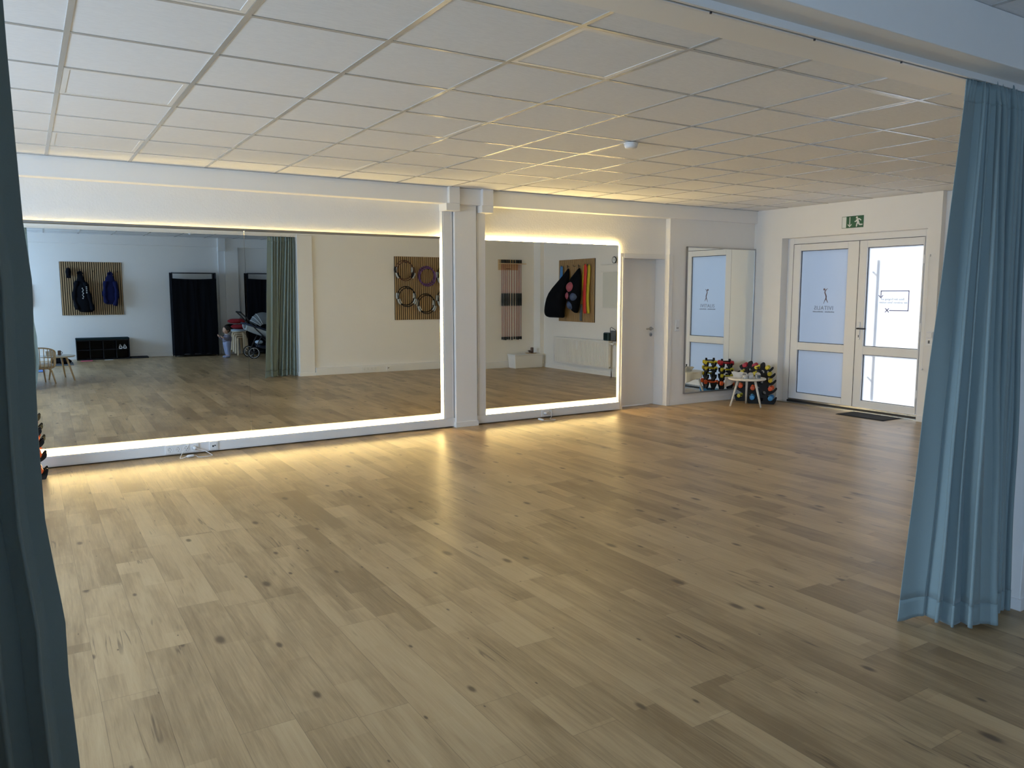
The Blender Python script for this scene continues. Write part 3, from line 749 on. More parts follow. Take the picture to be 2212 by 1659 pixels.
# ------------------------------------------------------------------ curtains
def curtain(name, label, top, bot, n_top, amp_top, amp_bot, seed, z0, z1=2.432, edge=None, flat=.0, NU=320, NV=60):
    rnd = random.Random(seed)
    top = [Vector((p[0], p[1], 0)) for p in top]; bot = [Vector((p[0], p[1], 0)) for p in bot]
    def sample(pl, u):
        c = catmull(pl, 10); ln = [0]
        for a, b2 in zip(c, c[1:]): ln.append(ln[-1]+(b2-a).length)
        d = u*ln[-1]
        for i in range(len(c)-1):
            if d <= ln[i+1] or i == len(c)-2:
                s = (d-ln[i])/max(1e-9, ln[i+1]-ln[i]); p = c[i].lerp(c[i+1], s); tt = (c[i+1]-c[i]).normalized()
                return p, Vector((-tt.y, tt.x, 0))
    T_ = [sample(top, i/NU) for i in range(NU+1)]; B_ = [sample(bot, i/NU) for i in range(NU+1)]
    # warped phase so the folds are uneven
    ph = [0]; k = [rnd.uniform(.55, 1.45) for _ in range(n_top+2)]
    tot = sum(k[:n_top]); edges = [0]
    for i in range(n_top): edges.append(edges[-1]+k[i]/tot)
    aw = [rnd.uniform(.65, 1.25) for _ in range(n_top+1)]
    drift = [rnd.uniform(-1, 1) for _ in range(n_top+1)]
    def fold(u, v):
        if flat and u < flat: return 0.0, 0.0
        uu = (u-flat)/(1-flat)
        for i in range(n_top):
            if uu <= edges[i+1] or i == n_top-1:
                s = (uu-edges[i])/(edges[i+1]-edges[i]); s = min(max(s, 0), 1)
                return math.sin(2*PI*s)*aw[i], math.sin(4*PI*s)*.35*aw[i]
    def P(u, v):
        i = min(int(round(u*NU)), NU); pt, nt_ = T_[i]; pb_, nb_ = B_[i]
        zz = z0+(z1-z0)*v; a = v
        e = (1-a)
        p = pb_.lerp(pt, a); nn = nb_.lerp(nt_, a).normalized(); tt = Vector((nn.y, -nn.x, 0))
        fo, sw = fold(u, v)
        amp = amp_bot+(amp_top-amp_bot)*a
        # gathered heading
        hd = max(0, (v-.955)/.045)
        amp = amp*(1-.55*hd)
        fo += hd*.35*math.sin(u*2*PI*n_top*2.3)
        wob = .006*math.sin(7*v+u*23+seed)*(1-v) + .004*math.sin(17*v+u*11)*(1-v)
        p = p + nn*(fo*amp+wob) + tt*(sw*amp*.9)
        zz2 = zz + (0.012*math.sin(u*19+seed) * (1-v)**8 if v < .5 else 0) + (.004*math.sin(u*2*PI*n_top*1.7) if v > .995 else 0)
        if edge:
            xe = edge[-1][1]
            for (za, xa), (zb, xb) in zip(edge, edge[1:]):
                if za <= zz <= zb: xe = xa+(xb-xa)*(zz-za)/(zb-za); break
            if zz < edge[0][0]: xe = edge[0][1]
            x_lin = bot[0].x+(top[0].x-bot[0].x)*v
            p.x += (xe-x_lin)*max(0, 1-u*1.6)**2
        return (p.x, p.y, zz2)
    t = thing(name, label, 'curtain', (bot[0].x, bot[0].y, 0))
    vh = .040
    def seg(va, vb, off=0):
        return lambda i, j: P(i, va+(vb-va)*j)
    MB().grid(seg(vh, 1), NU, NV).build('drape', 'curtain_cloth', t, smooth=True, solid=.0022)
    MB().grid(seg(0, vh), NU, 5).build('hem', 'curtain_cloth', t, smooth=True, solid=.0050)
    MB().grid(seg(.957, .992), NU, 4).build('heading_tape', 'curtain_cloth', t, smooth=True, solid=.0046)
    return t
curtain('curtain', 'blue green floor length curtain gathered at the right side of the opening',
        [(3.480, 1.915), (3.60, 1.915), (3.75, 1.915), (3.95, 1.915)],
        [(3.352, 2.010), (3.452, 1.930), (3.545, 1.830), (3.585, 1.755), (3.66, 1.79), (3.76, 1.835), (3.935, 1.84)],
        9, .034, .048, 11, .012, flat=.16)
curtain('curtain', 'dark green curtain hanging close by at the left edge of the picture',
        [(.010, 1.915), (-.15, 1.915), (-.35, 1.915), (-.70, 1.915)],
        [(.085, 1.880), (-.08, 1.89), (-.33, 1.915), (-.70, 1.915)],
        9, .030, .050, 5, .012, flat=.05, edge=[(0, -.03), (.30, .025), (.46, .043), (.69, .033), (.81, .034), (.94, .020), (1.04, .010), (1.21, .009), (1.42, .013), (1.53, .018), (1.59, .014), (1.66, .009), (1.82, .006), (2.0, .003), (2.44, .0)])

# ------------------------------------------------------------------ dumbbell racks and dumbbells
LV = [(.066, .500, .030), (.094, .415, .030), (.107, .325, .030), (.120, .215, .034), (.122, .085, .037)]   # centre x, z, radius
def rack_outline():
    pts = [(.115, 0), (.165, .0), (.182, .030)]
    for i in range(4, -1, -1):
        cx, cz, r = LV[i]
        pts += [(cx+.066, cz-.030), (cx+.070, cz-.006), (cx+.060, cz+.004), (cx+.046, cz-.008), (cx+.026, cz-r), (cx, cz-r-.006), (cx-.026, cz-r+.004), (cx-.040, cz-.002), (cx-.040, cz+.022)]
        if i > 0:
            nx, nz, nr = LV[i-1]
            pts += [(cx-.018, cz+.042), (nx+.038, nz-.058)]
    pts += [(.022, .548), (.008, .560)]
    c = [tuple(p[:2]) for p in catmull([(p[0], p[1], 0) for p in pts], 4)]
    return c + [(-x_, z_) for x_, z_ in c[::-1]]
RACK_HOLES = [circle(.026, 16, .005, .438), circle(.030, 16, -.01, .300), circle(.028, 16, .035, .150), circle(.020, 16, -.045, .215), circle(.022, 16, .01, .060)]
rk_v, rk_f = curve_mesh([rack_outline()] + RACK_HOLES, .022)
def rack(label, loc, rz):
    """plates lie in local xz, axis = local y"""
    t = thing('dumbbell_rack', label, 'dumbbell rack', loc, rz, group='black dumbbell racks')
    for s in (-1, 1):
        MB().add([(v[0], s*.055+v[2], v[1]) for v in rk_v], rk_f).build('side_plate', 'black_plastic', t, local=True)
    for (x_, z_) in ((0, .525), (-.06, .02), (.06, .02), (0, .37), (0, .20)):
        MB().tube([(x_, -.055, z_), (x_, .055, z_)], .008, 10).build('cross_bar', 'black_plastic', t, local=True)
    return t
def dumbbell(label, mat, r, length, loc, rz, ry=0):
    t = thing('dumbbell', label, 'dumbbell', loc, rz, group='coloured dumbbells on the racks')
    h = length/2; A = Matrix.Rotation(R(90), 4, 'X') @ Matrix.Rotation(ry, 4, 'Y')
    MB().lathe([(r*.42, -h*.52), (r*.46, 0), (r*.42, h*.52)], 14, A).build('grip', mat, t, local=True, smooth=True)
    for s in (-1, 1):
        MB().lathe([(r*.45, s*h*.50), (r*.92, s*h*.56), (r, s*h*.66), (r, s*h*.88), (r*.86, s*h*.98), (r*.5, s*h), (r*.46, s*h*.965)], 8 if r > .031 else 18, A).build('head', mat, t, local=True)
    return t
def load(loc, rz, spec, where):
    """spec: list of (level, side, colour)"""
    for (lv, sd_, c) in spec:
        cx, cz, r0 = LV[lv]; r = {'yellow': .027, 'red': .034, 'orange': .033, 'blue': .036}[c]; ln = {'yellow': .185, 'red': .20, 'orange': .205, 'blue': .22}[c]
        M = Matrix.Rotation(rz, 4, 'Z'); p = Vector(loc) + M @ Vector((sd_*cx, 0, cz - (r0-r)))
        ordn = ('top', 'second', 'middle', 'fourth', 'bottom')[lv]; sidew = 'right' if sd_ > 0 else 'left'
        dumbbell('%s dumbbell on the %s %s arm of the %s' % (c, ordn, sidew, where), c+'_vinyl', r, ln, p, rz + random.uniform(-.12, .12))
RZ = math.atan2(-.55, .83) + R(0) - R(22) + R(22)
RZA = math.atan2(-.83, .55)    # local x along (.55,-.83)
A_LOC, B_LOC = (8.525, 7.225, 0), (8.575, 7.485, 0)
rack('black zigzag dumbbell rack in front, holding yellow, orange and blue dumbbells', A_LOC, RZA)
rack('black zigzag dumbbell rack half behind the side table, topped by red dumbbells', B_LOC, RZA)
load(A_LOC, RZA, [(0, -1, 'yellow'), (0, 1, 'yellow'), (1, -1, 'yellow'), (1, 1, 'yellow'), (2, 1, 'yellow'), (3, -1, 'orange'), (3, 1, 'orange'), (4, -1, 'blue'), (4, 1, 'blue')], 'front corner rack')
load(B_LOC, RZA, [(0, -1, 'red'), (0, 1, 'red'), (1, -1, 'yellow'), (2, -1, 'yellow'), (3, -1, 'orange'), (4, -1, 'yellow')], 'rear corner rack')
C_LOC = (-.105, 7.40, 0)
rack('black zigzag dumbbell rack at the left end of the long mirror, behind the dark curtain', C_LOC, R(0))
load(C_LOC, 0, [(1, 1, 'red'), (2, 1, 'red'), (3, 1, 'orange'), (4, 1, 'orange')], 'rack at the left curtain')

# ------------------------------------------------------------------ side table with bottles
def side_table(label, c, rad, h, feet, mat_top, mat_leg):
    t = thing('side_table', label, 'side table', (c[0], c[1], 0))
    MB().lathe([(rad-.012, h-.024), (rad-.002, h-.016), (rad, h-.008), (rad-.004, h)], 48, Matrix.Translation((c[0], c[1], 0))).build('table_top', mat_top, t, smooth=False)
    for fx, fy in feet:
        d = Vector((fx-c[0], fy-c[1], 0)); top = Vector((c[0], c[1], h-.024)) + d*.55
        MB().tube([(fx, fy, 0), top], [.0115, .017], 14).build('leg', mat_leg, t, smooth=True)
    return t
TC = (8.125, 7.140); TH = .383
side_table('low round white washed side table with three splayed legs beside the dumbbell racks', TC, .245, TH, [(7.954, 7.262), (8.335, 7.330), (8.185, 6.945)], 'white_wash', 'white_wash')
def bottle(label, x_, y_, big=1.0, content=True):
    t = thing('pump_bottle', label, 'bottle', (x_, y_, TH), group='clear pump bottles on the side table')
    r = .036*big; M_ = Matrix.Translation((x_, y_, TH))
    MB().lathe([(r*.9, 0), (r, .006), (r, .052), (r*.9, .066), (r*.5, .078), (.013, .082), (.013, .090)], 24, M_).build('body', 'clear_plastic', t, smooth=True)
    if content: MB().lathe([(r*.84, .004), (r*.9, .008), (r*.9, .045)], 20, M_).build('content', 'porcelain', t, smooth=True)
    p_ = MB().lathe([(.0145, .088), (.0145, .106), (.006, .108), (.006, .140), (.012, .141), (.012, .152)], 14, M_)
    p_.box(x_-.034, x_+.006, y_-.006, y_+.006, TH+.141, TH+.151)
    p_.build('pump', 'black_plastic', t, bevel=.001)
    return t
bottle('leftmost clear bottle with a black pump on the side table, beside white paper', 8.010, 7.075)
bottle('middle clear bottle with a black pump on the side table', 8.085, 7.045)
bt = bottle('rightmost clear bottle with a black pump and a dark printed label', 8.165, 6.995, 1.02)
lb = MB()
for i in range(14):
    a0 = R(205+i*6); a1 = R(211+i*6); rr = .0377
    lb.add([(8.165+rr*math.cos(a), 6.995+rr*math.sin(a), TH+z_) for a, z_ in ((a0, .014), (a1, .014), (a1, .050), (a0, .050))], [(0, 1, 2, 3)])
lb.build('printed_label', 'mat_grey', bt)
def paper_sheet(name, label, cat, fn, mat='paper', n=14):
    t = thing(name, label, cat, fn(.5, .5)); MB().grid(fn, n, n).build('sheet', mat, t, smooth=True, solid=.002); return t
# open paper bag: a low folded white sheet standing on the table, its flap hanging over the back edge
paper_sheet('paper_sheet', 'crumpled white paper standing behind the bottles on the side table', 'paper',
  lambda u, v: (7.985+.21*u, 7.24-.05*u+.05*v+.006*math.sin(9*u), TH+.003+.078*v*(1-.25*u)+.004*math.sin(13*u+5*v)))
paper_sheet('cloth', 'white cloth hanging down below the back of the side table', 'cloth',
  lambda u, v: (7.925+.27*u, 7.345+.050*u+.012*math.sin(9*u)*(1-v), TH+.002-.15*(1-v)*(1-.45*u) - .0*(u) if v < 1 else TH+.002))
t = thing('small_bowl', 'small dark lidded pot between the bottles on the side table', 'pot', (8.125, 7.155, TH))
MB().lathe([(.016, 0), (.026, .010), (.028, .045), (.024, .052)], 20, Matrix.Translation((8.125, 7.155, TH))).build('pot', 'black_plastic', t, smooth=True)
MB().lathe([(.026, .052), (.026, .060), (.008, .066), (.008, .085), (.012, .092), (.004, .098)], 20, Matrix.Translation((8.125, 7.155, TH))).build('lid', 'black_plastic', t, smooth=True)

# ------------------------------------------------------------------ slatted wall panels
def slat_panel(label, wall, a0, a1, z0, z1, n, facing):
    """wall 'y' (plane y=w, along x) or 'x'"""
    F = facing[1]; w0 = facing[0]+F*.0012
    loc = ((a0+a1)/2, w0, z0) if wall == 'y' else (w0, (a0+a1)/2, z0)
    t = thing('slat_panel', label, 'wall panel', loc)
    def B(m, p0, p1, d0, d1, q0, q1):
        return m.box(p0, p1, w0+F*d0, w0+F*d1, q0, q1) if wall == 'y' else m.box(w0+F*d0, w0+F*d1, p0, p1, q0, q1)
    B(MB(), a0, a1, 0, .009, z0, z1).build('felt_backing', 'felt_black', t)
    m = MB(); pt = (a1-a0)/n
    for i in range(n): B(m, a0+i*pt+.0083, a0+(i+1)*pt-.0083, .009, .023, z0, z1)
    m.build('slats', 'slat_oak', t)
    return t
def hook(t, p, d, mat='dark_metal'):
    """peg from p along d"""
    p = Vector(p); d = Vector(d)
    MB().tube([p, p+d*.8, p+d+Vector((0, 0, .012)), p+d+Vector((0, 0, .028))], [.005, .005, .005, .006], 8).build('hook', mat, t, smooth=True)
# panel with the exercise rings on the near wall
rp = slat_panel('oak slat wall panel hung with exercise rings, reflected in the long mirror', 'y', 5.765, 6.955, .955, 2.130, 29, (YN, 1))
YP = YN+.0245
spots = [(5.945, 1.885, 'brown', 'upper left'), (6.395, 1.785, 'purple', 'upper right'), (5.975, 1.405, 'black', 'lower left'), (6.375, 1.270, 'black', 'lower right'), (6.79, 1.80, 'black', 'far upper right'), (6.79, 1.36, 'black', 'far lower right')]
for (x_, z_, c, wh) in spots:
    rr = .172 if c != 'purple' else .165
    zp = z_+rr-(.0145 if c != 'purple' else .021)
    MB().tube([(x_, YP, zp+.006), (x_, YP+.03, zp), (x_, YP+.095, zp-.030), (x_, YP+.115, zp-.036), (x_, YP+.122, zp-.022)], .005, 8).build('peg', 'dark_metal', rp, smooth=True)
    for k in range(2):
        yy = YP+.028+k*.060; dz = -.030*k; tilt = .015*(1-2*k)
        lab = '%s exercise ring on the %s peg, %s' % (c, wh, 'nearer the slats' if k == 0 else 'hanging in front')
        t = thing('exercise_ring', lab, 'exercise ring', (x_, yy, z_+dz-rr), group='exercise rings on the slat panel')
        m_ = {'brown': 'brown_ring', 'purple': 'purple_ring', 'black': 'black_plastic'}[c]
        tr = .0075 if c != 'purple' else .014
        pts = [(x_+rr*math.cos(2*PI*i/56), yy, z_+dz+rr*math.sin(2*PI*i/56)) for i in range(56)]
        MB().tube(pts, tr, 10, closed=True).build('hoop', m_, t, smooth=True)
        if c != 'purple':
            for s in (-1, 1):
                aa = (0 if s > 0 else PI) + (.0 if k == 0 else -s*.45)
                for rad in (rr+.016, rr-.014):
                    q_ = [(x_+rad*math.cos(aa+d_), yy, z_+dz+rad*math.sin(aa+d_)) for d_ in (-.30, -.15, 0, .15, .30)]
                    MB().tube(catmull(q_, 4), [.004]+[.013]*15+[.004]+[.004]*0, 10).xf(Matrix.Translation((0, yy, 0)) @ Matrix.Diagonal((1, 2.0, 1, 1)) @ Matrix.Translation((0, -yy, 0))).build('grip_pad', 'grey_pad' if (k+int(rad > rr)) % 2 == 0 or c == 'black' else 'black_plastic', t, smooth=True)
# rack with swing sticks on the near wall
t = thing('stick_rack', 'pale wooden wall rack holding the row of swing sticks, reflected in the shorter mirror', 'wall rack', (8.28, YN, 1.98))
bx(8.01, 8.47, YN, YN+.018, 1.975, 2.185).build('back_board', 'light_wood', t, bevel=.003)
bx(8.03, 8.62, YN+.018, YN+.105, 2.095, 2.110).build('shelf_rail', 'light_wood', t, bevel=.002)
bx(8.19, 8.30, YN+.018, YN+.024, 1.995, 2.005).build('board_slot', 'dark_metal', t)
px_ = [1084.5, 1087.8, 1092, 1095, 1099.7, 1104.7, 1110.6, 1114.9, 1119, 1121.6, 1125.5]
pos_words = ['leftmost', 'second from the left', 'third from the left', 'fourth from the left', 'fifth from the left', 'middle', 'fifth from the right', 'fourth from the right', 'third from the right', 'second from the right', 'rightmost']
for i, pp in enumerate(px_):
    x_ = 8.071+(pp-1084)*.0109; yy = YN+.052+.012*(i % 2)
    t = thing('swing_stick', 'red swing stick with black grip, %s on the wall rack' % pos_words[i], 'swing stick', (x_, yy, .58), group='swing sticks on the wall rack')
    MB().tube([(x_, yy, .60), (x_, yy, 2.15)], .0058, 8).build('rod', 'rod_red', t, smooth=True)
    MB().tube([(x_, yy, 1.255), (x_, yy, 1.27), (x_, yy, 1.38), (x_, yy, 1.50), (x_, yy, 1.512)], [.009, .0145, .0155, .0145, .009], 12).build('grip', 'rubber_grip', t, smooth=True)
    for (za, zb) in ((.578-.006*(i % 3), .632), (2.112, 2.180)):
        MB().tube([(x_, yy, za), (x_, yy, zb)], .0160, 12).build('end_cap', 'rubber_grip', t)
# white storage box in the corner
t = thing('storage_box', 'white lidded storage box on the floor in the corner reflected in the shorter mirror', 'storage box', (8.54, 2.16, 0))
m = MB(); b0 = (8.215, 8.855, 2.025, 2.29); t0 = (8.185, 8.875, 2.01, 2.315)
m.add([(b0[0], b0[2], 0), (b0[1], b0[2], 0), (b0[1], b0[3], 0), (b0[0], b0[3], 0), (t0[0]+.01, t0[2]+.005, .262), (t0[1]-.01, t0[2]+.005, .262), (t0[1]-.01, t0[3]-.012, .262), (t0[0]+.01, t0[3]-.012, .262)], [(0, 3, 2, 1), (4, 5, 6, 7), (0, 1, 5, 4), (1, 2, 6, 5), (2, 3, 7, 6), (3, 0, 4, 7)])
m.build('tub', 'white_plastic', t, bevel=.012)
bx(t0[0], t0[1]-.02, t0[2], t0[3], .258, .285).build('lid', 'white_plastic', t, bevel=.008)
t = thing('wooden_tray', 'flat wooden tray lying on the lid of the white storage box', 'tray', (8.67, 2.16, .285))
MB().lathe([(.10, 0), (.125, .012), (.118, .012), (.10, .006)], 28, Matrix.Translation((8.665, 2.16, .285))).build('tray', 'light_wood', t, smooth=False)
t = thing('pillar_candle', 'dark brown candle standing on the wooden tray', 'candle', (8.695, 2.15, .292))
MB().lathe([(.032, .004), (.032, .115), (.026, .118), (.006, .112)], 20, Matrix.Translation((8.695, 2.15, .288))).build('wax', 'amber_cup', t, smooth=False)
MB().tube([(8.695, 2.15, .400), (8.696, 2.15, .415)], .0015, 6).build('wick', 'black_plastic', t)
t = thing('dried_leaves', 'dark dried leaves in a heap on the wooden tray', 'leaves', (8.63, 2.18, .292)); random.seed(5)
for i in range(5):
    a = i*1.25; m = MB()
    m.grid(lambda u, v: (8.625+(.015+.075*u)*math.cos(a)*.62 - math.sin(a)*.022*math.sin(PI*u)*(v-.5)*2, 2.175+(.015+.075*u)*math.sin(a)*.62+math.cos(a)*.022*math.sin(PI*u)*(v-.5)*2, .300+.03*math.sin(PI*u*.8)+.007*i*u), 8, 3)
    m.build('leaf', 'amber_cup', t, smooth=True, solid=.003)
# panel with hooks on the set-back wall
hp = slat_panel('oak slat wall panel with hooks, nets and coloured bands, reflected in the shorter mirror', 'x', 2.770, 3.945, .962, 2.152, 29, (XN, -1))
XP = XN-.0245
for yy in (2.93, 3.135, 3.334, 3.50, 3.70, 3.80): hook(hp, (XP, yy, 2.02), (-.05, 0, 0))
t = thing('smooth_strip', 'dull grey flat strip hanging at the lower middle of the hook panel', 'band', (XP-.006, 3.53, 1.0))
MB().box(XP-.008, XP-.002, 3.50, 3.575, .985, 1.30).build('strip', 'mat_grey', t)
def sack(name, label, top, pts, thick, mat, cat):
    """pts: outline (y, z) below the top hook; a hanging bag with real depth"""
    t = thing(name, label, cat, (XP-thick/2, top[0], min(p[1] for p in pts)))
    zs = sorted(set([p[2] for p in pts])) if False else None
    rows = pts; NA = 20; vs = []; fs = []
    for (yl, yr, z_, d_) in rows:
        cy = (yl+yr)/2; hw = (yr-yl)/2
        for k in range(NA):
            a = 2*PI*k/NA
            vs.append((XP-.004-d_/2-d_/2*math.cos(a)*.98, cy+hw*math.sin(a)*(1+.05*math.sin(3*a+z_*9)), z_+.012*math.sin(2*a+z_*7)))
    n = len(rows)
    for i in range(n-1):
        for k in range(NA): fs.append((i*NA+k, i*NA+(k+1) % NA, (i+1)*NA+(k+1) % NA, (i+1)*NA+k))
    fs += [tuple(range(NA)), tuple((n-1)*NA+k for k in range(NA))]
    MB().add(vs, fs).build('bag', mat, t, smooth=True, sub=1)
    MB().tube([(XP-.035, top[0]-.012, top[1]-.045), (XP-.038, top[0]-.010, top[1]+.010), (XP-.038, top[0]+.010, top[1]+.010), (XP-.035, top[0]+.012, top[1]-.045)], .004, 8).build('cord', 'black_fabric', t)
    return t
sack('ball_net', 'large black sack on the left of the hook panel, hanging past its lower edge', (3.135, 2.03),
     [(3.115, 3.155, 1.99, .03), (3.03, 3.20, 1.88, .08), (2.90, 3.22, 1.72, .20), (2.72, 3.21, 1.50, .34), (2.64, 3.19, 1.30, .34), (2.58, 3.17, 1.16, .32), (2.55, 3.14, 1.08, .28), (2.60, 3.12, 1.03, .20)], .3, 'black_fabric', 'sack')
bn = sack('ball_net', 'dark net full of small balls in the middle of the hook panel', (3.50, 2.03),
     [(3.485, 3.515, 1.99, .03), (3.38, 3.60, 1.88, .10), (3.26, 3.62, 1.74, .18), (3.24, 3.63, 1.62, .20), (3.25, 3.64, 1.48, .22), (3.28, 3.62, 1.34, .22), (3.34, 3.54, 1.20, .18), (3.42, 3.48, 1.13, .08)], .2, 'black_fabric', 'ball net')
for (yy, zz, rr, mm) in ((3.425, 1.62, .105, 'ball_pink'), (3.36, 1.46, .085, 'ball_pink'), (3.52, 1.44, .090, 'ball_blue'), (3.42, 1.29, .090, 'ball_blue')):
    b_ = thing('exercise_ball', {('ball_pink', 1.62): 'dull pink exercise ball at the top of the dark net', ('ball_pink', 1.46): 'dark purple ball at the left side of the dark net', ('ball_blue', 1.44): 'dark blue ball at the right side of the dark net', ('ball_blue', 1.29): 'dark blue ball at the bottom of the dark net'}[(mm, zz)], 'ball', (XP-.19, yy, zz-rr))
    MB().ball((XP-.15, yy, zz), rr).build('ball', mm, b_, smooth=True)
def band(label, mat, y0, y1, z0, z1, x_, sway):
    t = thing('resistance_band', label, 'resistance band', (x_, (y0+y1)/2, z0), group='resistance bands on the hook panel')
    MB().grid(lambda u, v: (x_-.010*math.sin(PI*u)-.006*math.sin(5*v), y0+(y1-y0)*(u if v < .97 else .5+(u-.5)*.5)*(1)+sway*math.sin(PI*v)*(1-v)*.7 + (0 if v < .9 else (0.5-u)*(v-.9)*2*(y1-y0)), z0+(z1-z0)*v), 8, 24).build('band', mat, t, smooth=True, solid=.004)
band('red resistance band hanging from a right hook of the slat panel', 'red_band', 3.68, 3.775, 1.13, 2.05, XP-.055, -.02)
band('yellow resistance band right of the red one on the slat panel', 'yellow_band', 3.785, 3.865, 1.13, 2.04, XP-.04, -.06)
band('blue resistance band behind the black sack on the slat panel', 'blue_band', 2.87, 2.965, 1.55, 2.04, XP-.04, 0)
band('thin yellow band end showing left of the red one on the slat panel', 'yellow_band', 3.625, 3.685, 1.55, 2.03, XP-.03, -.02)
# radiator
t = thing('radiator', 'white panel radiator below the hook panel, reflected in the shorter mirror', 'radiator', (XN, 3.6, .14))
bx(XN-.10, XN-.045, 2.715, 4.49, .142, .640).build('panel', 'white_lacquer', t, bevel=.004)
m = MB()
n_ = 52
for i in range(n_):
    y0 = 2.745+i*(4.46-2.745)/n_; m.box(XN-.106, XN-.098, y0+.004, y0+.022, .165, .615)
m.build('ribs', 'white_lacquer', t, bevel=.002)
bx(XN-.105, XN-.03, 2.71, 4.495, .638, .652).build('top_grille', 'white_lacquer', t, bevel=.002)
bx(XN-.112, XN-.105, 3.50, 3.55, .44, .60).build('heat_counter', 'white_plastic', t, bevel=.003)
for yy in (2.9, 4.3): bx(XN-.045, XN-.0012, yy, yy+.04, .2, .58).build('bracket', 'white_lacquer', t)
MB().tube([(XN-.075, 4.49, .60), (XN-.075, 4.53, .60)], .014, 12).tube([(XN-.075, 4.53, .60), (XN-.075, 4.60, .60)], .021, 14).build('valve', 'white_plastic', t, smooth=True)
MB().tube([(XN-.075, 4.49, .17), (XN-.075, 4.55, .17), (XN-.075, 4.55, .0)], .010, 10).build('pipe', 'grey_metal', t, smooth=True)
# boards and small things right of the panel
t = thing('flip_board', 'pale wall board with a rail, reflected at the right edge of the shorter mirror', 'board', (XN, 4.5, 1.24))
bx(XN-.015, XN, 4.19, 4.95, 1.25, 1.885).build('board', 'grey_board', t, bevel=.002)
bx(XN-.03, XN, 4.17, 4.97, 1.885, 1.90).build('top_rail', 'white_lacquer', t); bx(XN-.03, XN, 4.17, 4.97, 1.238, 1.250).build('tray_rail', 'white_lacquer', t)
t = thing('wall_shelf', 'narrow pale shelf above the wall board, reflected beside the black ring', 'shelf', (XN, 4.5, 2.03))
bx(XN-.09, XN, 4.21, 4.95, 2.018, 2.034).build('shelf_board', 'white_lacquer', t)
t = thing('alarm_clock', 'small round black rimmed clock on the narrow shelf', 'clock', (XN-.05, 4.56, 2.034))
MB().tube([(XN-.05+.0, 4.56+.055*math.cos(2*PI*i/28), 2.094+.055*math.sin(2*PI*i/28)) for i in range(28)], .008, 8, closed=True).build('rim', 'black_plastic', t, smooth=True)
MB().lathe([(.050, -.006), (.050, .006)], 24, Matrix.Translation((XN-.05, 4.56, 2.094)) @ Matrix.Rotation(R(90), 4, 'Y')).build('dial', 'white_plastic', t)
MB().box(XN-.0585, XN-.0565, 4.558, 4.562, 2.094, 2.135).box(XN-.0585, XN-.0565, 4.56, 4.585, 2.092, 2.096).build('hands', 'black_plastic', t)
t = thing('speaker_box', 'small dark teal box standing on the end of the radiator', 'box', (XN-.07, 4.42, .652))
bx(XN-.115, XN-.03, 4.345, 4.49, .652, .80).build('case', 'teal_case', t, bevel=.018); bx(XN-.119, XN-.115, 4.36, 4.475, .668, .785).build('front_cloth', 'dark_teal_fabric', t)
t = thing('wire_holder', 'dark wire holder on the radiator beside the teal box', 'holder', (XN-.07, 4.56, .652))
MB().tube([(XN-.07, 4.50, .655), (XN-.07, 4.50, .885), (XN-.07, 4.53, .90), (XN-.07, 4.66, .85), (XN-.07, 4.66, .655)], .005, 8).tube([(XN-.07, 4.50, .66), (XN-.07, 4.66, .66)], .005, 8).build('frame', 'dark_metal', t, smooth=True)
MB().tube([(XN-.09, 4.43, .655), (XN-.09, 4.68, .655)], .004, 8).build('foot', 'dark_metal', t)
bx(XN-.064, XN-.058, 4.505, 4.655, .665, .84).build('grey_sheet', 'mat_grey', t)

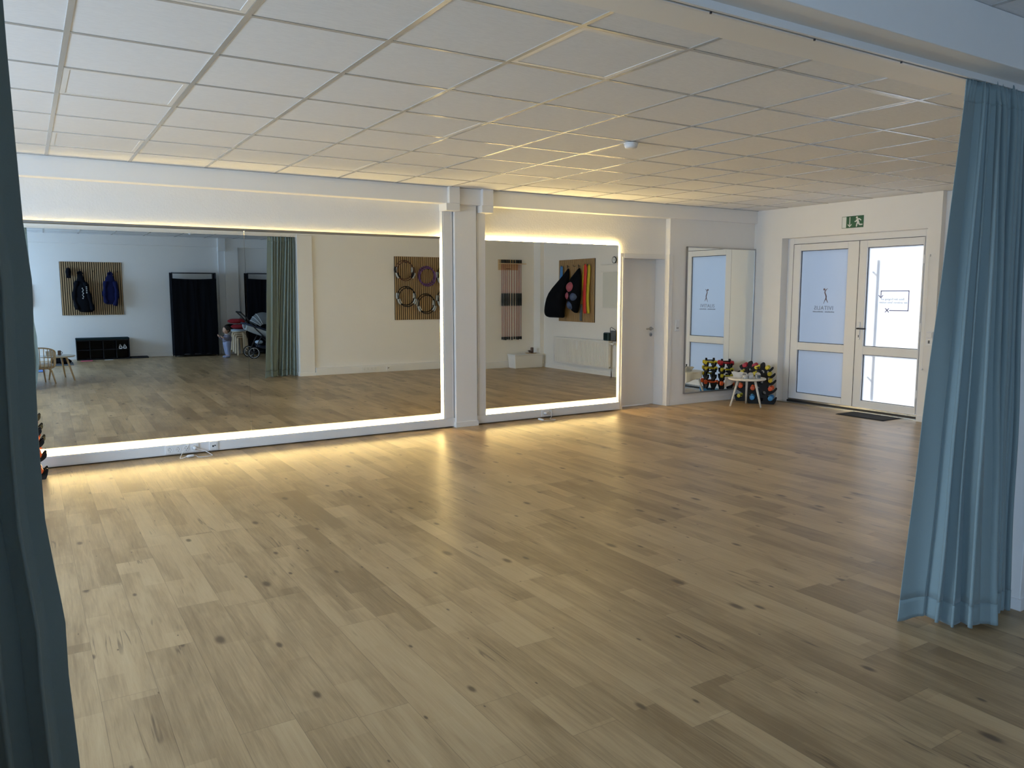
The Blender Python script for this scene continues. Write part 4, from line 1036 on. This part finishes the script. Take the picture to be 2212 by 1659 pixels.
# ------------------------------------------------------------------ lobby behind the camera (seen in the long mirror)
cp = slat_panel('oak slat coat panel on the lobby wall, reflected at the left of the long mirror', 'y', .480, 1.655, .945, 2.068, 29, (YB, 1))
YC = YB+.0245
for x_ in (.64, .852, 1.10, 1.42, 1.56): hook(cp, (x_, YC, {.64: 1.955, .852: 1.885, 1.42: 1.87}.get(x_, 1.86)), (0, .030, 0))
t = thing('cap', 'black cap hanging on the upper left of the coat panel', 'cap', (.64, YC+.06, 1.73))
m = MB().ball((.64, YC+.055, 1.85), .055, .060, .095, 18, 10); m.build('crown', 'black_fabric', t, smooth=True)
MB().grid(lambda u, v: (.64+(u-.5)*.10*(1-.35*v*v), YC+.065+.05*v-.01*(2*u-1)**2, 1.80-.075*v), 8, 6).build('peak', 'black_fabric', t, smooth=True, solid=.004)
def jacket(label, x_, top, rows, mat, sleeves, marks=None):
    t = thing('jacket', label, 'jacket', (x_, YC+.08, rows[-1][2])); NA = 24; vs = []; fs = []
    for (xl, xr, z_, d_) in rows:
        c = (xl+xr)/2; hw = (xr-xl)/2
        for k in range(NA):
            a = 2*PI*k/NA; f = 1+.07*math.sin(5*a+z_*6)
            vs.append((c+hw*math.cos(a)*f, YC+.006+d_/2+d_/2*math.sin(a)*.97, z_+.010*math.sin(3*a)))
    n = len(rows)
    for i in range(n-1):
        for k in range(NA): fs.append((i*NA+k, i*NA+(k+1) % NA, (i+1)*NA+(k+1) % NA, (i+1)*NA+k))
    fs += [tuple(range(NA)), tuple((n-1)*NA+k for k in range(NA))]
    MB().add(vs, fs).build('body', mat, t, smooth=True, sub=1)
    for s in sleeves:
        MB().tube(catmull(s, 6), [.043+.008*math.sin(i*.9) for i in range(6*(len(s)-1)+1)], 14).build('sleeve', mat, t, smooth=True)
    MB().tube(catmull([(x_-.05, YC+.05, top-.06), (x_-.02, YC+.05, top-.015), (x_+.02, YC+.05, top-.015), (x_+.05, YC+.05, top-.06)], 6), .016, 10).build('collar', mat, t, smooth=True)
    if marks:
        mm = MB(); random.seed(9)
        for i in range(7): mm.box(marks[0]+.012*(i % 2), marks[0]+.022+.012*(i % 2), marks[1], marks[1]+.003, marks[2]-i*.035, marks[2]-i*.035+.022)
        for i in range(4): mm.box(marks[0]+.075, marks[0]+.10, marks[1], marks[1]+.003, marks[2]-i*.04+.03, marks[2]-i*.04+.05)
        mm.build('print', 'grey_pad', t)
jacket('long black jacket with pale vertical print hanging on the coat panel', .85, 1.87,
       [(.835, .870, 1.86, .03), (.805, .905, 1.78, .07), (.775, .950, 1.66, .11), (.735, .985, 1.50, .13), (.705, 1.015, 1.34, .14), (.715, 1.045, 1.20, .14), (.755, 1.075, 1.08, .13), (.80, 1.085, 1.00, .11)], 'black_fabric',
       [[(.790, YC+.085, 1.66), (.735, YC+.10, 1.46), (.725, YC+.10, 1.26), (.770, YC+.10, 1.07)], [(.930, YC+.10, 1.64), (.985, YC+.105, 1.42), (1.02, YC+.105, 1.22), (1.05, YC+.10, 1.05)]], (.865, YC+.150, 1.50))
jacket('dark navy jacket hanging at the right of the coat panel', 1.42, 1.86,
       [(1.400, 1.440, 1.84, .03), (1.345, 1.485, 1.77, .08), (1.300, 1.525, 1.64, .11), (1.278, 1.545, 1.48, .12), (1.275, 1.550, 1.34, .12), (1.285, 1.540, 1.20, .11), (1.30, 1.50, 1.17, .10)], 'navy_fabric',
       [[(1.325, YC+.09, 1.66), (1.30, YC+.10, 1.48), (1.295, YC+.10, 1.32), (1.32, YC+.10, 1.20)], [(1.495, YC+.09, 1.66), (1.525, YC+.10, 1.46), (1.515, YC+.10, 1.28), (1.475, YC+.10, 1.14)]])
t = thing('hanging_bag', 'rust red cloth bag on the lobby wall at the very left of the mirror', 'bag', (-.15, YB+.04, 1.14))
m = MB().grid(lambda u, v: (-.30+.24*u+.02*math.sin(PI*v)*(u-.3), YB+.03+.05*math.sin(PI*u)*(1-v*.5), 1.14+.40*v+(.06*abs(2*u-1) if v > .95 else 0)), 12, 14); m.build('pouch', 'rust_fabric', t, smooth=True, solid=.012)
MB().tube([(-.18, YB, 1.60), (-.18, YB+.05, 1.60)], .006, 8).build('hook', 'dark_metal', t)
MB().tube(catmull([(-.27, YB+.04, 1.53), (-.20, YB+.05, 1.61), (-.10, YB+.04, 1.53)], 6), .006, 8).build('strap', 'rust_fabric', t, smooth=True)
# shoe bench
t = thing('shoe_bench', 'low black shoe bench with eight cubbies under the coat panel', 'bench', (1.19, -3.27, 0))
x0, x1, y0, y1 = .690, 1.700, YB+.022, -3.115
m = MB().box(x0, x0+.015, y0, y1, 0, .425).box(x1-.015, x1, y0, y1, 0, .425).box(x0, x1, y0, y0+.01, 0, .425).box(x0, x1, y0, y1, 0, .02).box(x0, x1, y0, y1, .205, .22).box(x0, x1, y0, y1, .405, .425)
for i in (1, 2, 3): m.box(x0+i*(x1-x0)/4-.007, x0+i*(x1-x0)/4+.007, y0, y1, 0, .42)
m.build('carcass', 'black_plastic', t)
bx(x0-.005, x1+.005, y0, y1+.005, .425, .462).build('cushion', 'dark_teal_fabric', t, bevel=.012)
for i in range(2):
    s = thing('sandal', ('left' if i == 0 else 'right')+' white strapped sandal in the upper right cubby of the black bench', 'sandal', (1.53+i*.085, -3.17, .22))
    xx = 1.525+i*.085
    MB().prism([(xx-.030, -3.26), (xx+.026, -3.26), (xx+.034, -3.17), (xx+.026, -3.10), (xx-.020, -3.10), (xx-.032, -3.17)], lambda u, v, d: (u, v, d), .2205, .236).build('sole', 'shoe_white', s, bevel=.004)
    MB().tube(catmull([(xx-.030, -3.14, .236), (xx-.01, -3.14, .275), (xx+.020, -3.14, .272), (xx+.032, -3.14, .236)], 6), .0065, 8).tube(catmull([(xx-.030, -3.21, .236), (xx, -3.22, .31), (xx+.030, -3.21, .236)], 6), .0055, 8).build('straps', 'shoe_white', s, smooth=True)
t = thing('floor_mat', 'thin black mat on the floor right of the black bench', 'mat', (1.87, -3.25, 0)); bx(1.715, 2.07, -3.40, -3.12, 0, .03).build('mat', 'mat_black', t, bevel=.006)
t = thing('shoe_mat', 'grey mat on the floor behind the lobby table, under the dark bag', 'mat', (.28, -2.2, 0)); bx(.02, .60, -2.75, -2.05, 0, .012).build('mat', 'mat_grey', t, bevel=.004)
def shoe(label, x_, y_, rz, mat):
    t = thing('shoe', label, 'shoe', (x_, y_, .012), rz)
    MB().prism([(-.12, -.032), (-.04, -.036), (.08, -.045), (.13, -.02), (.13, .02), (.08, .045), (-.04, .036), (-.12, .032)], lambda u, v, d: (u, v, d), 0, .024).build('sole', 'shoe_white', t, local=True, bevel=.006)
    NA = 16; vs = []; fs = []
    rows = [(-.118, .010, .055), (-.10, .030, .105), (-.05, .034, .115), (0, .036, .098), (.05, .040, .068), (.10, .034, .048), (.128, .012, .032)]
    for (xx, hw, hz) in rows:
        for k in range(NA): a = 2*PI*k/NA; vs.append((xx, hw*math.cos(a), .024+hz/2+hz/2*math.sin(a)))
    for i in range(len(rows)-1):
        for k in range(NA): fs.append((i*NA+k, i*NA+(k+1) % NA, (i+1)*NA+(k+1) % NA, (i+1)*NA+k))
    fs += [tuple(range(NA)), tuple((len(rows)-1)*NA+k for k in range(NA))]
    MB().add(vs, fs).build('upper', mat, t, local=True, smooth=True)
shoe('white shoe standing on the grey mat, left of the pair under the lobby table', .33, -2.60, R(70), 'shoe_white')
shoe('white shoe standing on the grey mat, right of the pair under the lobby table', .45, -2.60, R(85), 'shoe_white')
t = thing('dark_bag', 'slumped black cloth bag on the grey mat beside the bench', 'bag', (.40, -2.32, .012))
m = MB().ball((.40, -2.32, .075), .19, .13, .063, 22, 12); m.v = [(x_+.02*math.sin(9*y_), y_+.015*math.sin(11*x_), z_+.014*math.sin(17*x_+13*y_)) for x_, y_, z_ in m.v]
m.build('body', 'black_fabric', t, smooth=True)
MB().tube(catmull([(.26, -2.26, .10), (.36, -2.20, .16), (.50, -2.26, .11)], 6), .010, 8).build('strap', 'black_fabric', t, smooth=True)
t = thing('booklet', 'pink booklet lying on the floor in front of the bench', 'booklet', (.86, -2.90, 0)); bx(.75, .97, -2.98, -2.84, 0, .008).build('cover', 'pink', t)
bx(.753, .967, -2.978, -2.838, .008, .010).build('page', 'pink', t)
t = thing('paper_leaflet', 'white leaflet lying on the floor in front of the black bench', 'paper', (1.28, -3.0, 0)); bx(1.20, 1.36, -3.05, -2.97, 0, .004).build('sheet', 'paper', t)
t = thing('blue_mat', 'small blue mat on the floor behind the rattan chair', 'mat', (.0, -1.05, 0)); bx(-.25, .10, -1.35, -.93, 0, .012).build('mat', 'mat_blue', t, bevel=.003)
# wardrobes
def wardrobe(label, x0, x1, y0, y1, h):
    t = thing('fabric_wardrobe', label, 'wardrobe', ((x0+x1)/2, (y0+y1)/2, 0)); r = .011
    for (xx, yy) in ((x0, y0), (x1, y0), (x0, y1), (x1, y1)): MB().tube([(xx, yy, 0), (xx, yy, h)], r, 10).build('post', 'dark_metal', t, smooth=True)
    m = MB()
    for zz in (.06, h-.012): m.tube([(x0, y0, zz), (x1, y0, zz), (x1, y1, zz), (x0, y1, zz)], r, 8, closed=True)
    m.build('rails', 'dark_metal', t, smooth=True)
    e = .014; NU = 120
    def wall_pt(u, v):
        P_ = [(x0-e, y1+e), (x0-e, y0-e), (x1+e, y0-e), (x1+e, y1+e), (x0-e, y1+e)]; per = [0, y1-y0, y1-y0+x1-x0, 2*(y1-y0)+x1-x0, 2*(y1-y0)+2*(x1-x0)]
        d = (u*per[-1]); k = 0
        while k < 3 and d > per[k+1]: k += 1
        s = (d-per[k])/(per[k+1]-per[k]); a, b_ = Vector(P_[k]), Vector(P_[k+1]); p = a.lerp(b_, s); nn = Vector(((b_-a).y, -(b_-a).x)).normalized()
        dis = .012*math.sin(u*70+1)*math.sin(PI*s)+.010*math.sin(v*5+u*9)*math.sin(PI*s); p = p - nn*abs(dis)
        top = h-.13 if k == 3 else (h-.01 if k in (0, 2) else h-.42)
        if k == 3: top -= .018*math.sin(PI*s)
        return (p.x, p.y, .035+(top-.035)*v)
    MB().grid(wall_pt, NU, 24).build('fabric_cover', 'black_fabric', t, smooth=False, solid=.002)
    bx(x0, x1, y0, y1, .055, .065).build('floor_panel', 'black_fabric', t)
    MB().grid(lambda u, v: (x1-.0+.016+.004*math.sin(20*v), y1-.06+.05*u, .05+(h-.2)*v), 3, 20).build('zip_strip', 'black_plastic', t, solid=.002)
    return t
wardrobe('tall black fabric wardrobe beside the toddler, reflected in the left mirror pane', 2.60, 3.50, YB+.10, -2.985, 1.865)
wardrobe('second black fabric wardrobe half hidden behind the reflected curtain', 4.21, 5.10, YB+.12, -2.99, 1.87)

# ------------------------------------------------------------------ toddler
def skin_body(name, mat, joints, bones, parent, sub=2, root=0):
    me = bpy.data.meshes.new(name); me.from_pydata([tuple(j[:3]) for j in joints], bones, []); me.materials.append(MATS[mat])
    o = bpy.data.objects.new(name, me); COL.objects.link(o); o.parent = parent
    md = o.modifiers.new('skin', 'SKIN'); md.use_smooth_shade = True
    lay = me.skin_vertices[0].data if me.skin_vertices else None
    if lay is None:
        bm = bmesh.new(); bm.from_mesh(me); bm.verts.layers.skin.verify(); bm.to_mesh(me); bm.free(); lay = me.skin_vertices[0].data
    for i, j in enumerate(joints):
        lay[i].radius = (j[3], j[4] if len(j) > 4 else j[3]); lay[i].use_root = (i == root)
    s = o.modifiers.new('sub', 'SUBSURF'); s.levels = sub; s.render_levels = sub
    return o
# local frame: child faces -x, z up, feet at z = 0
ch = thing('person', 'toddler in blue grey trousers and a dark cardigan standing with raised hands at the wardrobe', 'person', (3.575, -2.36, 0), R(-18))
J = [(0, 0, .30, .070, .074),      # 0 pelvis
     (.000, 0, .37, .076, .080), (.005, 0, .44, .068, .074), (.005, 0, .485, .045, .050), (-.004, 0, .515, .030, .032),   # 1 belly 2 chest 3 neck base 4 neck
     (-.002, .042, .27, .052), (-.012, .046, .165, .042), (.008, .048, .055, .032), (-.045, .050, .022, .024), (-.075, .052, .018, .018),   # 5 hip 6 knee 7 ankle 8 foot 9 toe
     (-.002, -.042, .27, .052), (.010, -.046, .165, .042), (.022, -.048, .055, .032), (-.032, -.050, .022, .024), (-.062, -.052, .018, .018),
     (.002, .075, .475, .034), (-.055, .098, .415, .028), (-.125, .085, .445, .022), (-.150, .080, .462, .017),           # 15 shoulder 16 elbow 17 wrist 18 palm
     (.002, -.075, .475, .034), (-.060, -.098, .420, .028), (-.130, -.075, .465, .022), (-.152, -.070, .485, .017)]
Bn = [(0, 1), (1, 2), (2, 3), (3, 4), (0, 5), (5, 6), (6, 7), (7, 8), (8, 9), (0, 10), (10, 11), (11, 12), (12, 13), (13, 14), (2, 15), (15, 16), (16, 17), (17, 18), (2, 19), (19, 20), (20, 21), (21, 22)]
body = skin_body('body', 'skin', J, Bn, ch)
# head with face, joined to the body mesh as separate smooth parts
hc = Vector((-.014, 0, .612))
m = MB()
rows = []
NA = 28
for i in range(1, 16):
    a = -PI/2+PI*i/16; z_ = math.sin(a)*.088; r = math.cos(a)
    for k in range(NA):
        b_ = 2*PI*k/NA; x_ = r*math.cos(b_); y_ = r*math.sin(b_)
        X = x_*(.084 if x_ > 0 else .070); Y = y_*.070
        if z_ < -.02: X *= 1-.10*((-z_-.02)/.07); Y *= 1-.28*((-z_-.02)/.07)
        if x_ < -.4 and -.055 < z_ < -.005 and abs(y_) > .3: X -= .006      # cheeks
        rows.append((hc.x+X, hc.y+Y, hc.z+z_))
top = len(rows); rows += [(hc.x, hc.y, hc.z-.088), (hc.x, hc.y, hc.z+.088)]
fs = [(i*NA+k, i*NA+(k+1) % NA, (i+1)*NA+(k+1) % NA, (i+1)*NA+k) for i in range(14) for k in range(NA)]
fs += [(top, (k+1) % NA, k) for k in range(NA)] + [(14*NA+k, 14*NA+(k+1) % NA, top+1) for k in range(NA)]
m.add(rows, fs)
m.ball((hc.x-.071, 0, hc.z-.022), .011, .010, .011, 12, 8)                    # nose
for s in (-1, 1): m.ball((hc.x+.012, s*.068, hc.z-.012), .013, .008, .020, 12, 8)  # ears
hd_ = m.build('head', 'skin', ch, local=True, smooth=True)
e_ = MB()
for s in (-1, 1): e_.ball((hc.x-.066, s*.026, hc.z+.004), .0065, .008, .0065, 12, 8)
e_.build('eyes', 'eye', hd_, local=True, smooth=True)
MB().ball((hc.x-.066, 0, hc.z-.047), .006, .015, .005, 12, 8).build('mouth', 'lip', hd_, local=True, smooth=True)
hr = MB().ball((hc.x+.016, 0, hc.z+.014), .083, .077, .086, 24, 14)
hr.v = [(x_ + (.0 if x_ > hc.x-.035 else (hc.x-.035-x_)*.55*(1 if z_ < hc.z+.045 else .25)), y_, z_ + .003*math.sin(60*y_+40*x_)) for x_, y_, z_ in hr.v]
hr.build('hair', 'hair_dark', ch, local=True, smooth=True)
# hands: palm plus five fingers each
for s, (w_i, p_i) in ((1, (17, 18)), (-1, (21, 22))):
    wv = Vector(J[w_i][:3]); pv = Vector(J[p_i][:3]); d = (pv-wv).normalized(); sd_ = Vector((0, 1, 0)); up_ = sd_.cross(d).normalized()
    if up_.z < 0: up_ = -up_
    m = MB(); m.tube([wv, pv, pv+d*.018], [.015, .018, .015], 12)
    for i, ln_ in enumerate((.024, .028, .026, .020)):
        o_ = (i-1.5)*.0085; b0_ = pv+d*.014+sd_*o_
        m.tube([b0_, b0_+d*ln_*.5+up_*.002, b0_+d*ln_*.85+up_*.010*s*0+up_*.006, b0_+d*ln_+up_*.012], [.0055, .0052, .0048, .003], 8)
    b0_ = pv-d*.002+sd_*(-s*.014)
    m.tube([b0_, b0_-sd_*(s*.012)+d*.010, b0_-sd_*(s*.014)+d*.022], [.006, .0055, .0035], 8)
    m.build('hand', 'skin', ch, local=True, smooth=True)
JT = [(0, 0, .315, .086, .092), (0, 0, .405, .092, .098)] + [(j[0], j[1], max(j[2], .045), j[3]*1.22+.004) for j in (J[5], J[6], J[7])] + [(j[0], j[1], max(j[2], .045), j[3]*1.22+.004) for j in (J[10], J[11], J[12])]
skin_body('trousers', 'romper', JT, [(0, 1), (0, 2), (2, 3), (3, 4), (0, 5), (5, 6), (6, 7)], ch)
for s in (8, 13):
    p0 = Vector(J[s-1][:3]); p1 = Vector(J[s][:3]); p2 = Vector(J[s+1][:3])
    m = MB().tube([p0+Vector((0, 0, .01)), (p0.x-.004, p0.y, .034), (p1.x, p1.y, .027), (p2.x-.008, p2.y, .022), (p2.x-.022, p2.y, .018)], [.034, .034, .027, .022, .010], 14); m.build('sock', 'romper', ch, local=True, smooth=True)
JC = [(0, 0, .325, .104, .110), (.002, 0, .40, .100, .106), (.005, 0, .452, .084, .090), (.004, 0, .490, .052, .056)] + [(j[0], j[1], j[2], j[3]*1.2+.004) for j in (J[15], J[16])] + [(J[17][0]-.008, J[17][1], J[17][2]+.002, .028)] + [(j[0], j[1], j[2], j[3]*1.2+.004) for j in (J[19], J[20])] + [(J[21][0]-.008, J[21][1], J[21][2]+.004, .028)]
skin_body('cardigan', 'cardigan', JC, [(0, 1), (1, 2), (2, 3), (2, 4), (4, 5), (5, 6), (2, 7), (7, 8), (8, 9)], ch)
MB().tube([(.004+.044*math.cos(2*PI*i/20), .046*math.sin(2*PI*i/20), .512-.006*math.cos(2*PI*i/20)) for i in range(20)], .008, 8, closed=True).build('collar', 'shoe_white', ch, local=True, smooth=True)

# ------------------------------------------------------------------ stacked stools with cushions
SX, SY = 3.965, -2.98
for i in range(4):
    lab = ['lowest', 'second from the bottom', 'third from the bottom', 'topmost'][i]
    t = thing('stacking_stool', 'birch bentwood stool, %s of the stack behind the toddler' % lab, 'stool', (SX, SY, i*.040), R(15*i), group='stacked birch stools')
    M0 = Matrix()
    MB().lathe([(.150, .400), (.156, .404), (.156, .418), (.150, .422)], 36).build('seat', 'birch', t, local=True)
    for k in range(4):
        a = k*PI/2+.4; c_, s_ = math.cos(a), math.sin(a)
        rr = .172+.0
        pts = [(.075, .392), (rr-.025, .392), (rr-.006, .384), (rr, .365), (rr+.030, .006 if i == 0 else .006)]
        m = MB(); vs = []; 
        for (r_, z_) in pts: vs += [(r_*c_-s_*.017, r_*s_+c_*.017, z_), (r_*c_+s_*.017, r_*s_-c_*.017, z_)]
        fs = [(2*j, 2*j+1, 2*j+3, 2*j+2) for j in range(len(pts)-1)]
        m.add(vs, fs).build('leg', 'birch', t, local=True, solid=.015)
ZT = .422+3*.040
def pad(label, z_, mat, r):
    t = thing('seat_pad', label, 'seat pad', (SX, SY, z_)); MB().lathe([(r-.01, 0), (r, .008), (r, .016), (r-.01, .024)], 32, Matrix.Translation((SX, SY, z_))).build('pad', mat, t, smooth=True)
pad('lower grey seat pad on top of the stool stack', ZT, 'stroller_light', .17); pad('upper blue grey seat pad on top of the stool stack', ZT+.024, 'fleece_blue', .172)
def cushion(label, c, rx, rz_, mat):
    t = thing('round_cushion', label, 'cushion', (c[0], c[1], c[2]-rz_)); m = MB().ball(c, rx, rx*.92, rz_, 28, 14)
    m.v = [(x_, y_, c[2]+(z_-c[2])*(1-.25*max(0, 1-((x_-c[0])**2+(y_-c[1])**2)/(rx*.5)**2))) for x_, y_, z_ in m.v]; m.build('cover', mat, t, smooth=True)
    MB().tube([(c[0]+rx*math.cos(2*PI*i/40), c[1]+rx*.92*math.sin(2*PI*i/40), c[2]) for i in range(40)], .006, 6, closed=True).build('piping', mat, t, smooth=True)
ZC_ = ZT+.048
cushion('lower dark red round cushion on the stool stack', (SX+.02, SY+.02, ZC_+.062), .195, .062, 'red_fabric')
cushion('upper dark red round cushion on top of the stool stack', (SX-.04, SY-.01, ZC_+.186), .200, .062, 'red_fabric')
t = thing('round_cushion', 'black cushion leaning left of the lower red cushion', 'cushion', (SX-.20, SY-.10, ZC_)); 
MB().ball((SX-.155, SY-.16, ZC_+.058), .13, .15, .058, 24, 12).build('cover', 'black_fabric', t, smooth=True)
# ------------------------------------------------------------------ stroller
st = thing('stroller', 'dark stroller with a grey striped canopy next to the reflected curtain', 'stroller', (4.2, -2.1, 0))
YA_, YB_ = -1.86, -2.34
def wheel(x_, y_, r, nm):
    MB().tube([(x_+r*math.cos(2*PI*i/40), y_, r+.002+r*.985*math.sin(2*PI*i/40)) for i in range(40)], .011, 10, closed=True).build('tyre', 'tyre', st, smooth=True)
    MB().tube([(x_+(r-.016)*math.cos(2*PI*i/40), y_, r+.002+(r-.016)*math.sin(2*PI*i/40)) for i in range(40)], .007, 8, closed=True).build('rim', 'shoe_white', st, smooth=True)
    m = MB().lathe([(.022, -.018), (.022, .018)], 14, Matrix.Translation((x_, y_, r+.002)) @ Matrix.Rotation(R(90), 4, 'X'))
    for k in range(6):
        a = k*PI/3+.3; m.tube([(x_, y_, r+.002), (x_+(r-.02)*math.cos(a), y_, r+.002+(r-.02)*math.sin(a))], .009, 8)
    m.build('hub', 'dark_metal', st, smooth=True)
wheel(4.035, YA_, .122, 'a'); wheel(4.035, YB_, .122, 'b'); wheel(4.72, YA_-.06, .09, 'c'); wheel(4.72, YB_+.06, .09, 'd')
for yy in (YA_-.03, YB_+.03):
    MB().tube(catmull([(3.80, yy, 1.00), (3.93, yy, .86), (4.12, yy, .62), (4.40, yy, .36), (4.72, yy, .10)], 8), .014, 10).build('frame_tube', 'dark_metal', st, smooth=True)
    MB().tube([(4.035, yy, .124), (4.18, yy, .42), (4.24, yy, .52)], .013, 10).build('rear_strut', 'dark_metal', st, smooth=True)
MB().tube(catmull([(3.80, YA_-.03, 1.00), (3.785, YA_-.06, 1.01), (3.785, YB_+.06, 1.01), (3.80, YB_+.03, 1.00)], 6), .017, 12).build('handlebar', 'black_plastic', st, smooth=True)
MB().tube([(4.035, YA_, .124), (4.035, YB_, .124)], .010, 8).build('axle', 'dark_metal', st)
ym = (YA_+YB_)/2; hw = .19
# carry cot / seat: a shallow tilted tub
def tub(u, v):
    a = PI*(v); x_ = 3.90+.56*u; zb = .735-.19*u
    return (x_, ym+hw*math.cos(a), zb-.13*math.sin(a)*(.55+.45*math.sin(PI*min(1, max(0, .15+.7*u)))))
MB().grid(tub, 16, 16).build('seat_tub', 'stroller_light', st, smooth=True, solid=.014)
m = MB()
for s in (-1, 1): m.tube([(3.88, ym+s*hw, .765), (4.18, ym+s*hw, .665), (4.49, ym+s*hw, .545)], .020, 10)
m.tube([(3.88, ym-hw, .765), (3.88, ym+hw, .765)], .020, 10)
m.build('tub_rim', 'stroller_navy', st, smooth=True)
MB().grid(lambda u, v: (3.95+.50*u, ym+(v-.5)*2*hw*.93, .735-.19*u+.018*math.sin(PI*v)*math.sin(7*u)), 14, 10).build('blanket', 'fleece_blue', st, smooth=True, solid=.02)
def hood(u, v):
    th = R(28+105*u); a = PI*v; r = .30
    return (4.30-r*math.cos(th)*1.0*(.35+.65*math.sin(a)), ym+hw*1.04*math.cos(a), .66+r*math.sin(th)*(.25+.75*math.sin(a))*1.12)
MB().grid(hood, 20, 20).build('canopy', 'canopy_grey', st, smooth=True, solid=.006)
for uu in (0, .16, .32): MB().tube([Vector(hood(uu, v/24))+Vector((0, 0, .004)) for v in range(25)], .009, 8).build('canopy_stripe', 'stroller_light', st, smooth=True)
MB().grid(lambda u, v: (4.15+.40*u, ym+(v-.5)*2*.19, .30-.06*math.sin(PI*u)-.05*math.sin(PI*v)), 10, 8).build('basket', 'stroller_navy', st, smooth=True, solid=.01)
MB().grid(lambda u, v: (4.40+.12*u+.05*v, ym+(u-.5)*.36, .26+.32*v), 10, 10).build('foot_cover', 'stroller_navy', st, smooth=True, solid=.03)
m = MB().ball((4.19, ym+.05, .345), .085, .11, .045, 18, 10); m.build('folded_blanket', 'fleece_blue', st, smooth=True)

# ------------------------------------------------------------------ rattan chair and lobby table
LT = (.300, .46); LH = .405
side_table('low round lobby table with splayed legs reflected beside the rattan chair', LT, .262, LH, [(.525, .76), (.155, .43), (.40, .16)], 'white_wash', 'light_wood')
t = thing('paper_box', 'white tissue box on the lobby table', 'box', (.22, .45, LH)); bx(.13, .27, .36, .50, LH, LH+.075).build('box', 'paper', t, bevel=.003)
MB().grid(lambda u, v: (.17+.06*u, .43+.02*math.sin(6*u), LH+.076+.03*v*math.sin(PI*u)), 8, 4).build('tissue', 'paper', t, smooth=True, solid=.002)
t = thing('mug', 'dark brown square cup on the lobby table beside the tissue box', 'cup', (.335, .42, LH)); bx(.305, .355, .395, .445, LH, LH+.078).build('cup', 'amber_cup', t, bevel=.006)
MB().tube(catmull([(.355, .42, LH+.06), (.372, .42, LH+.05), (.372, .42, LH+.03), (.355, .42, LH+.02)], 5), .004, 8).build('handle', 'amber_cup', t, smooth=True)
# spindle armchair, curved back towards the mirror
cx_, cy_ = .015, .90; cr_ = .235
t = thing('rattan_chair', 'small pale spindle back armchair with a white cushion, cut by the left curtain', 'chair', (cx_, cy_, 0))
SZ = .255
MB().lathe([(cr_-.03, SZ-.020), (cr_-.012, SZ-.012), (cr_-.012, SZ), (cr_-.03, SZ+.004)], 40, Matrix.Translation((cx_, cy_, 0))).build('seat', 'birch', t, smooth=False)
MB().lathe([(cr_-.06, SZ+.004), (cr_-.03, SZ+.02), (cr_-.03, SZ+.05), (cr_-.07, SZ+.066)], 36, Matrix.Translation((cx_, cy_, 0))).build('cushion', 'porcelain', t, smooth=True)
arm = []
def armz(a): return SZ+.13+.20*max(0, math.sin((a-R(-20))/(R(220))*PI))**.6
for i in range(41):
    a = R(-25+230*i/40); k = 1.06; arm.append((cx_+cr_*k*math.cos(a), cy_+cr_*k*math.sin(a), armz(a) if 0 < i < 40 else SZ))
MB().tube(catmull(arm, 2), .011, 10).build('arm_rail', 'birch', t, smooth=True)
for i in range(16):
    a = R(-14+208*i/15)
    MB().tube(catmull([(cx_+(cr_-.02)*math.cos(a), cy_+(cr_-.02)*math.sin(a), SZ-.012), (cx_+cr_*1.05*math.cos(a), cy_+cr_*1.05*math.sin(a), SZ+.05), (cx_+cr_*1.06*math.cos(a), cy_+cr_*1.06*math.sin(a), armz(a))], 6), .0055, 8).build('spindle', 'birch', t, smooth=True)
MB().grid(lambda u, v: (cx_+(cr_*1.0)*math.cos(R(100+44*u)), cy_+(cr_*1.0)*math.sin(R(100+44*u)), SZ+.02+(.33+.05*math.sin(PI*u))*v), 12, 8).build('back_splat', 'birch', t, smooth=True, solid=.012)
for (fx, fy) in ((.245, 1.10), (.105, .80), (-.20, 1.10), (-.16, .74)):
    d = Vector((fx-cx_, fy-cy_, 0)); MB().tube([(fx, fy, 0), (cx_+d.x*.80, cy_+d.y*.80, SZ-.05), (cx_+d.x*.62, cy_+d.y*.62, SZ-.014)], [.010, .013, .013], 10).build('leg', 'birch', t, smooth=True)
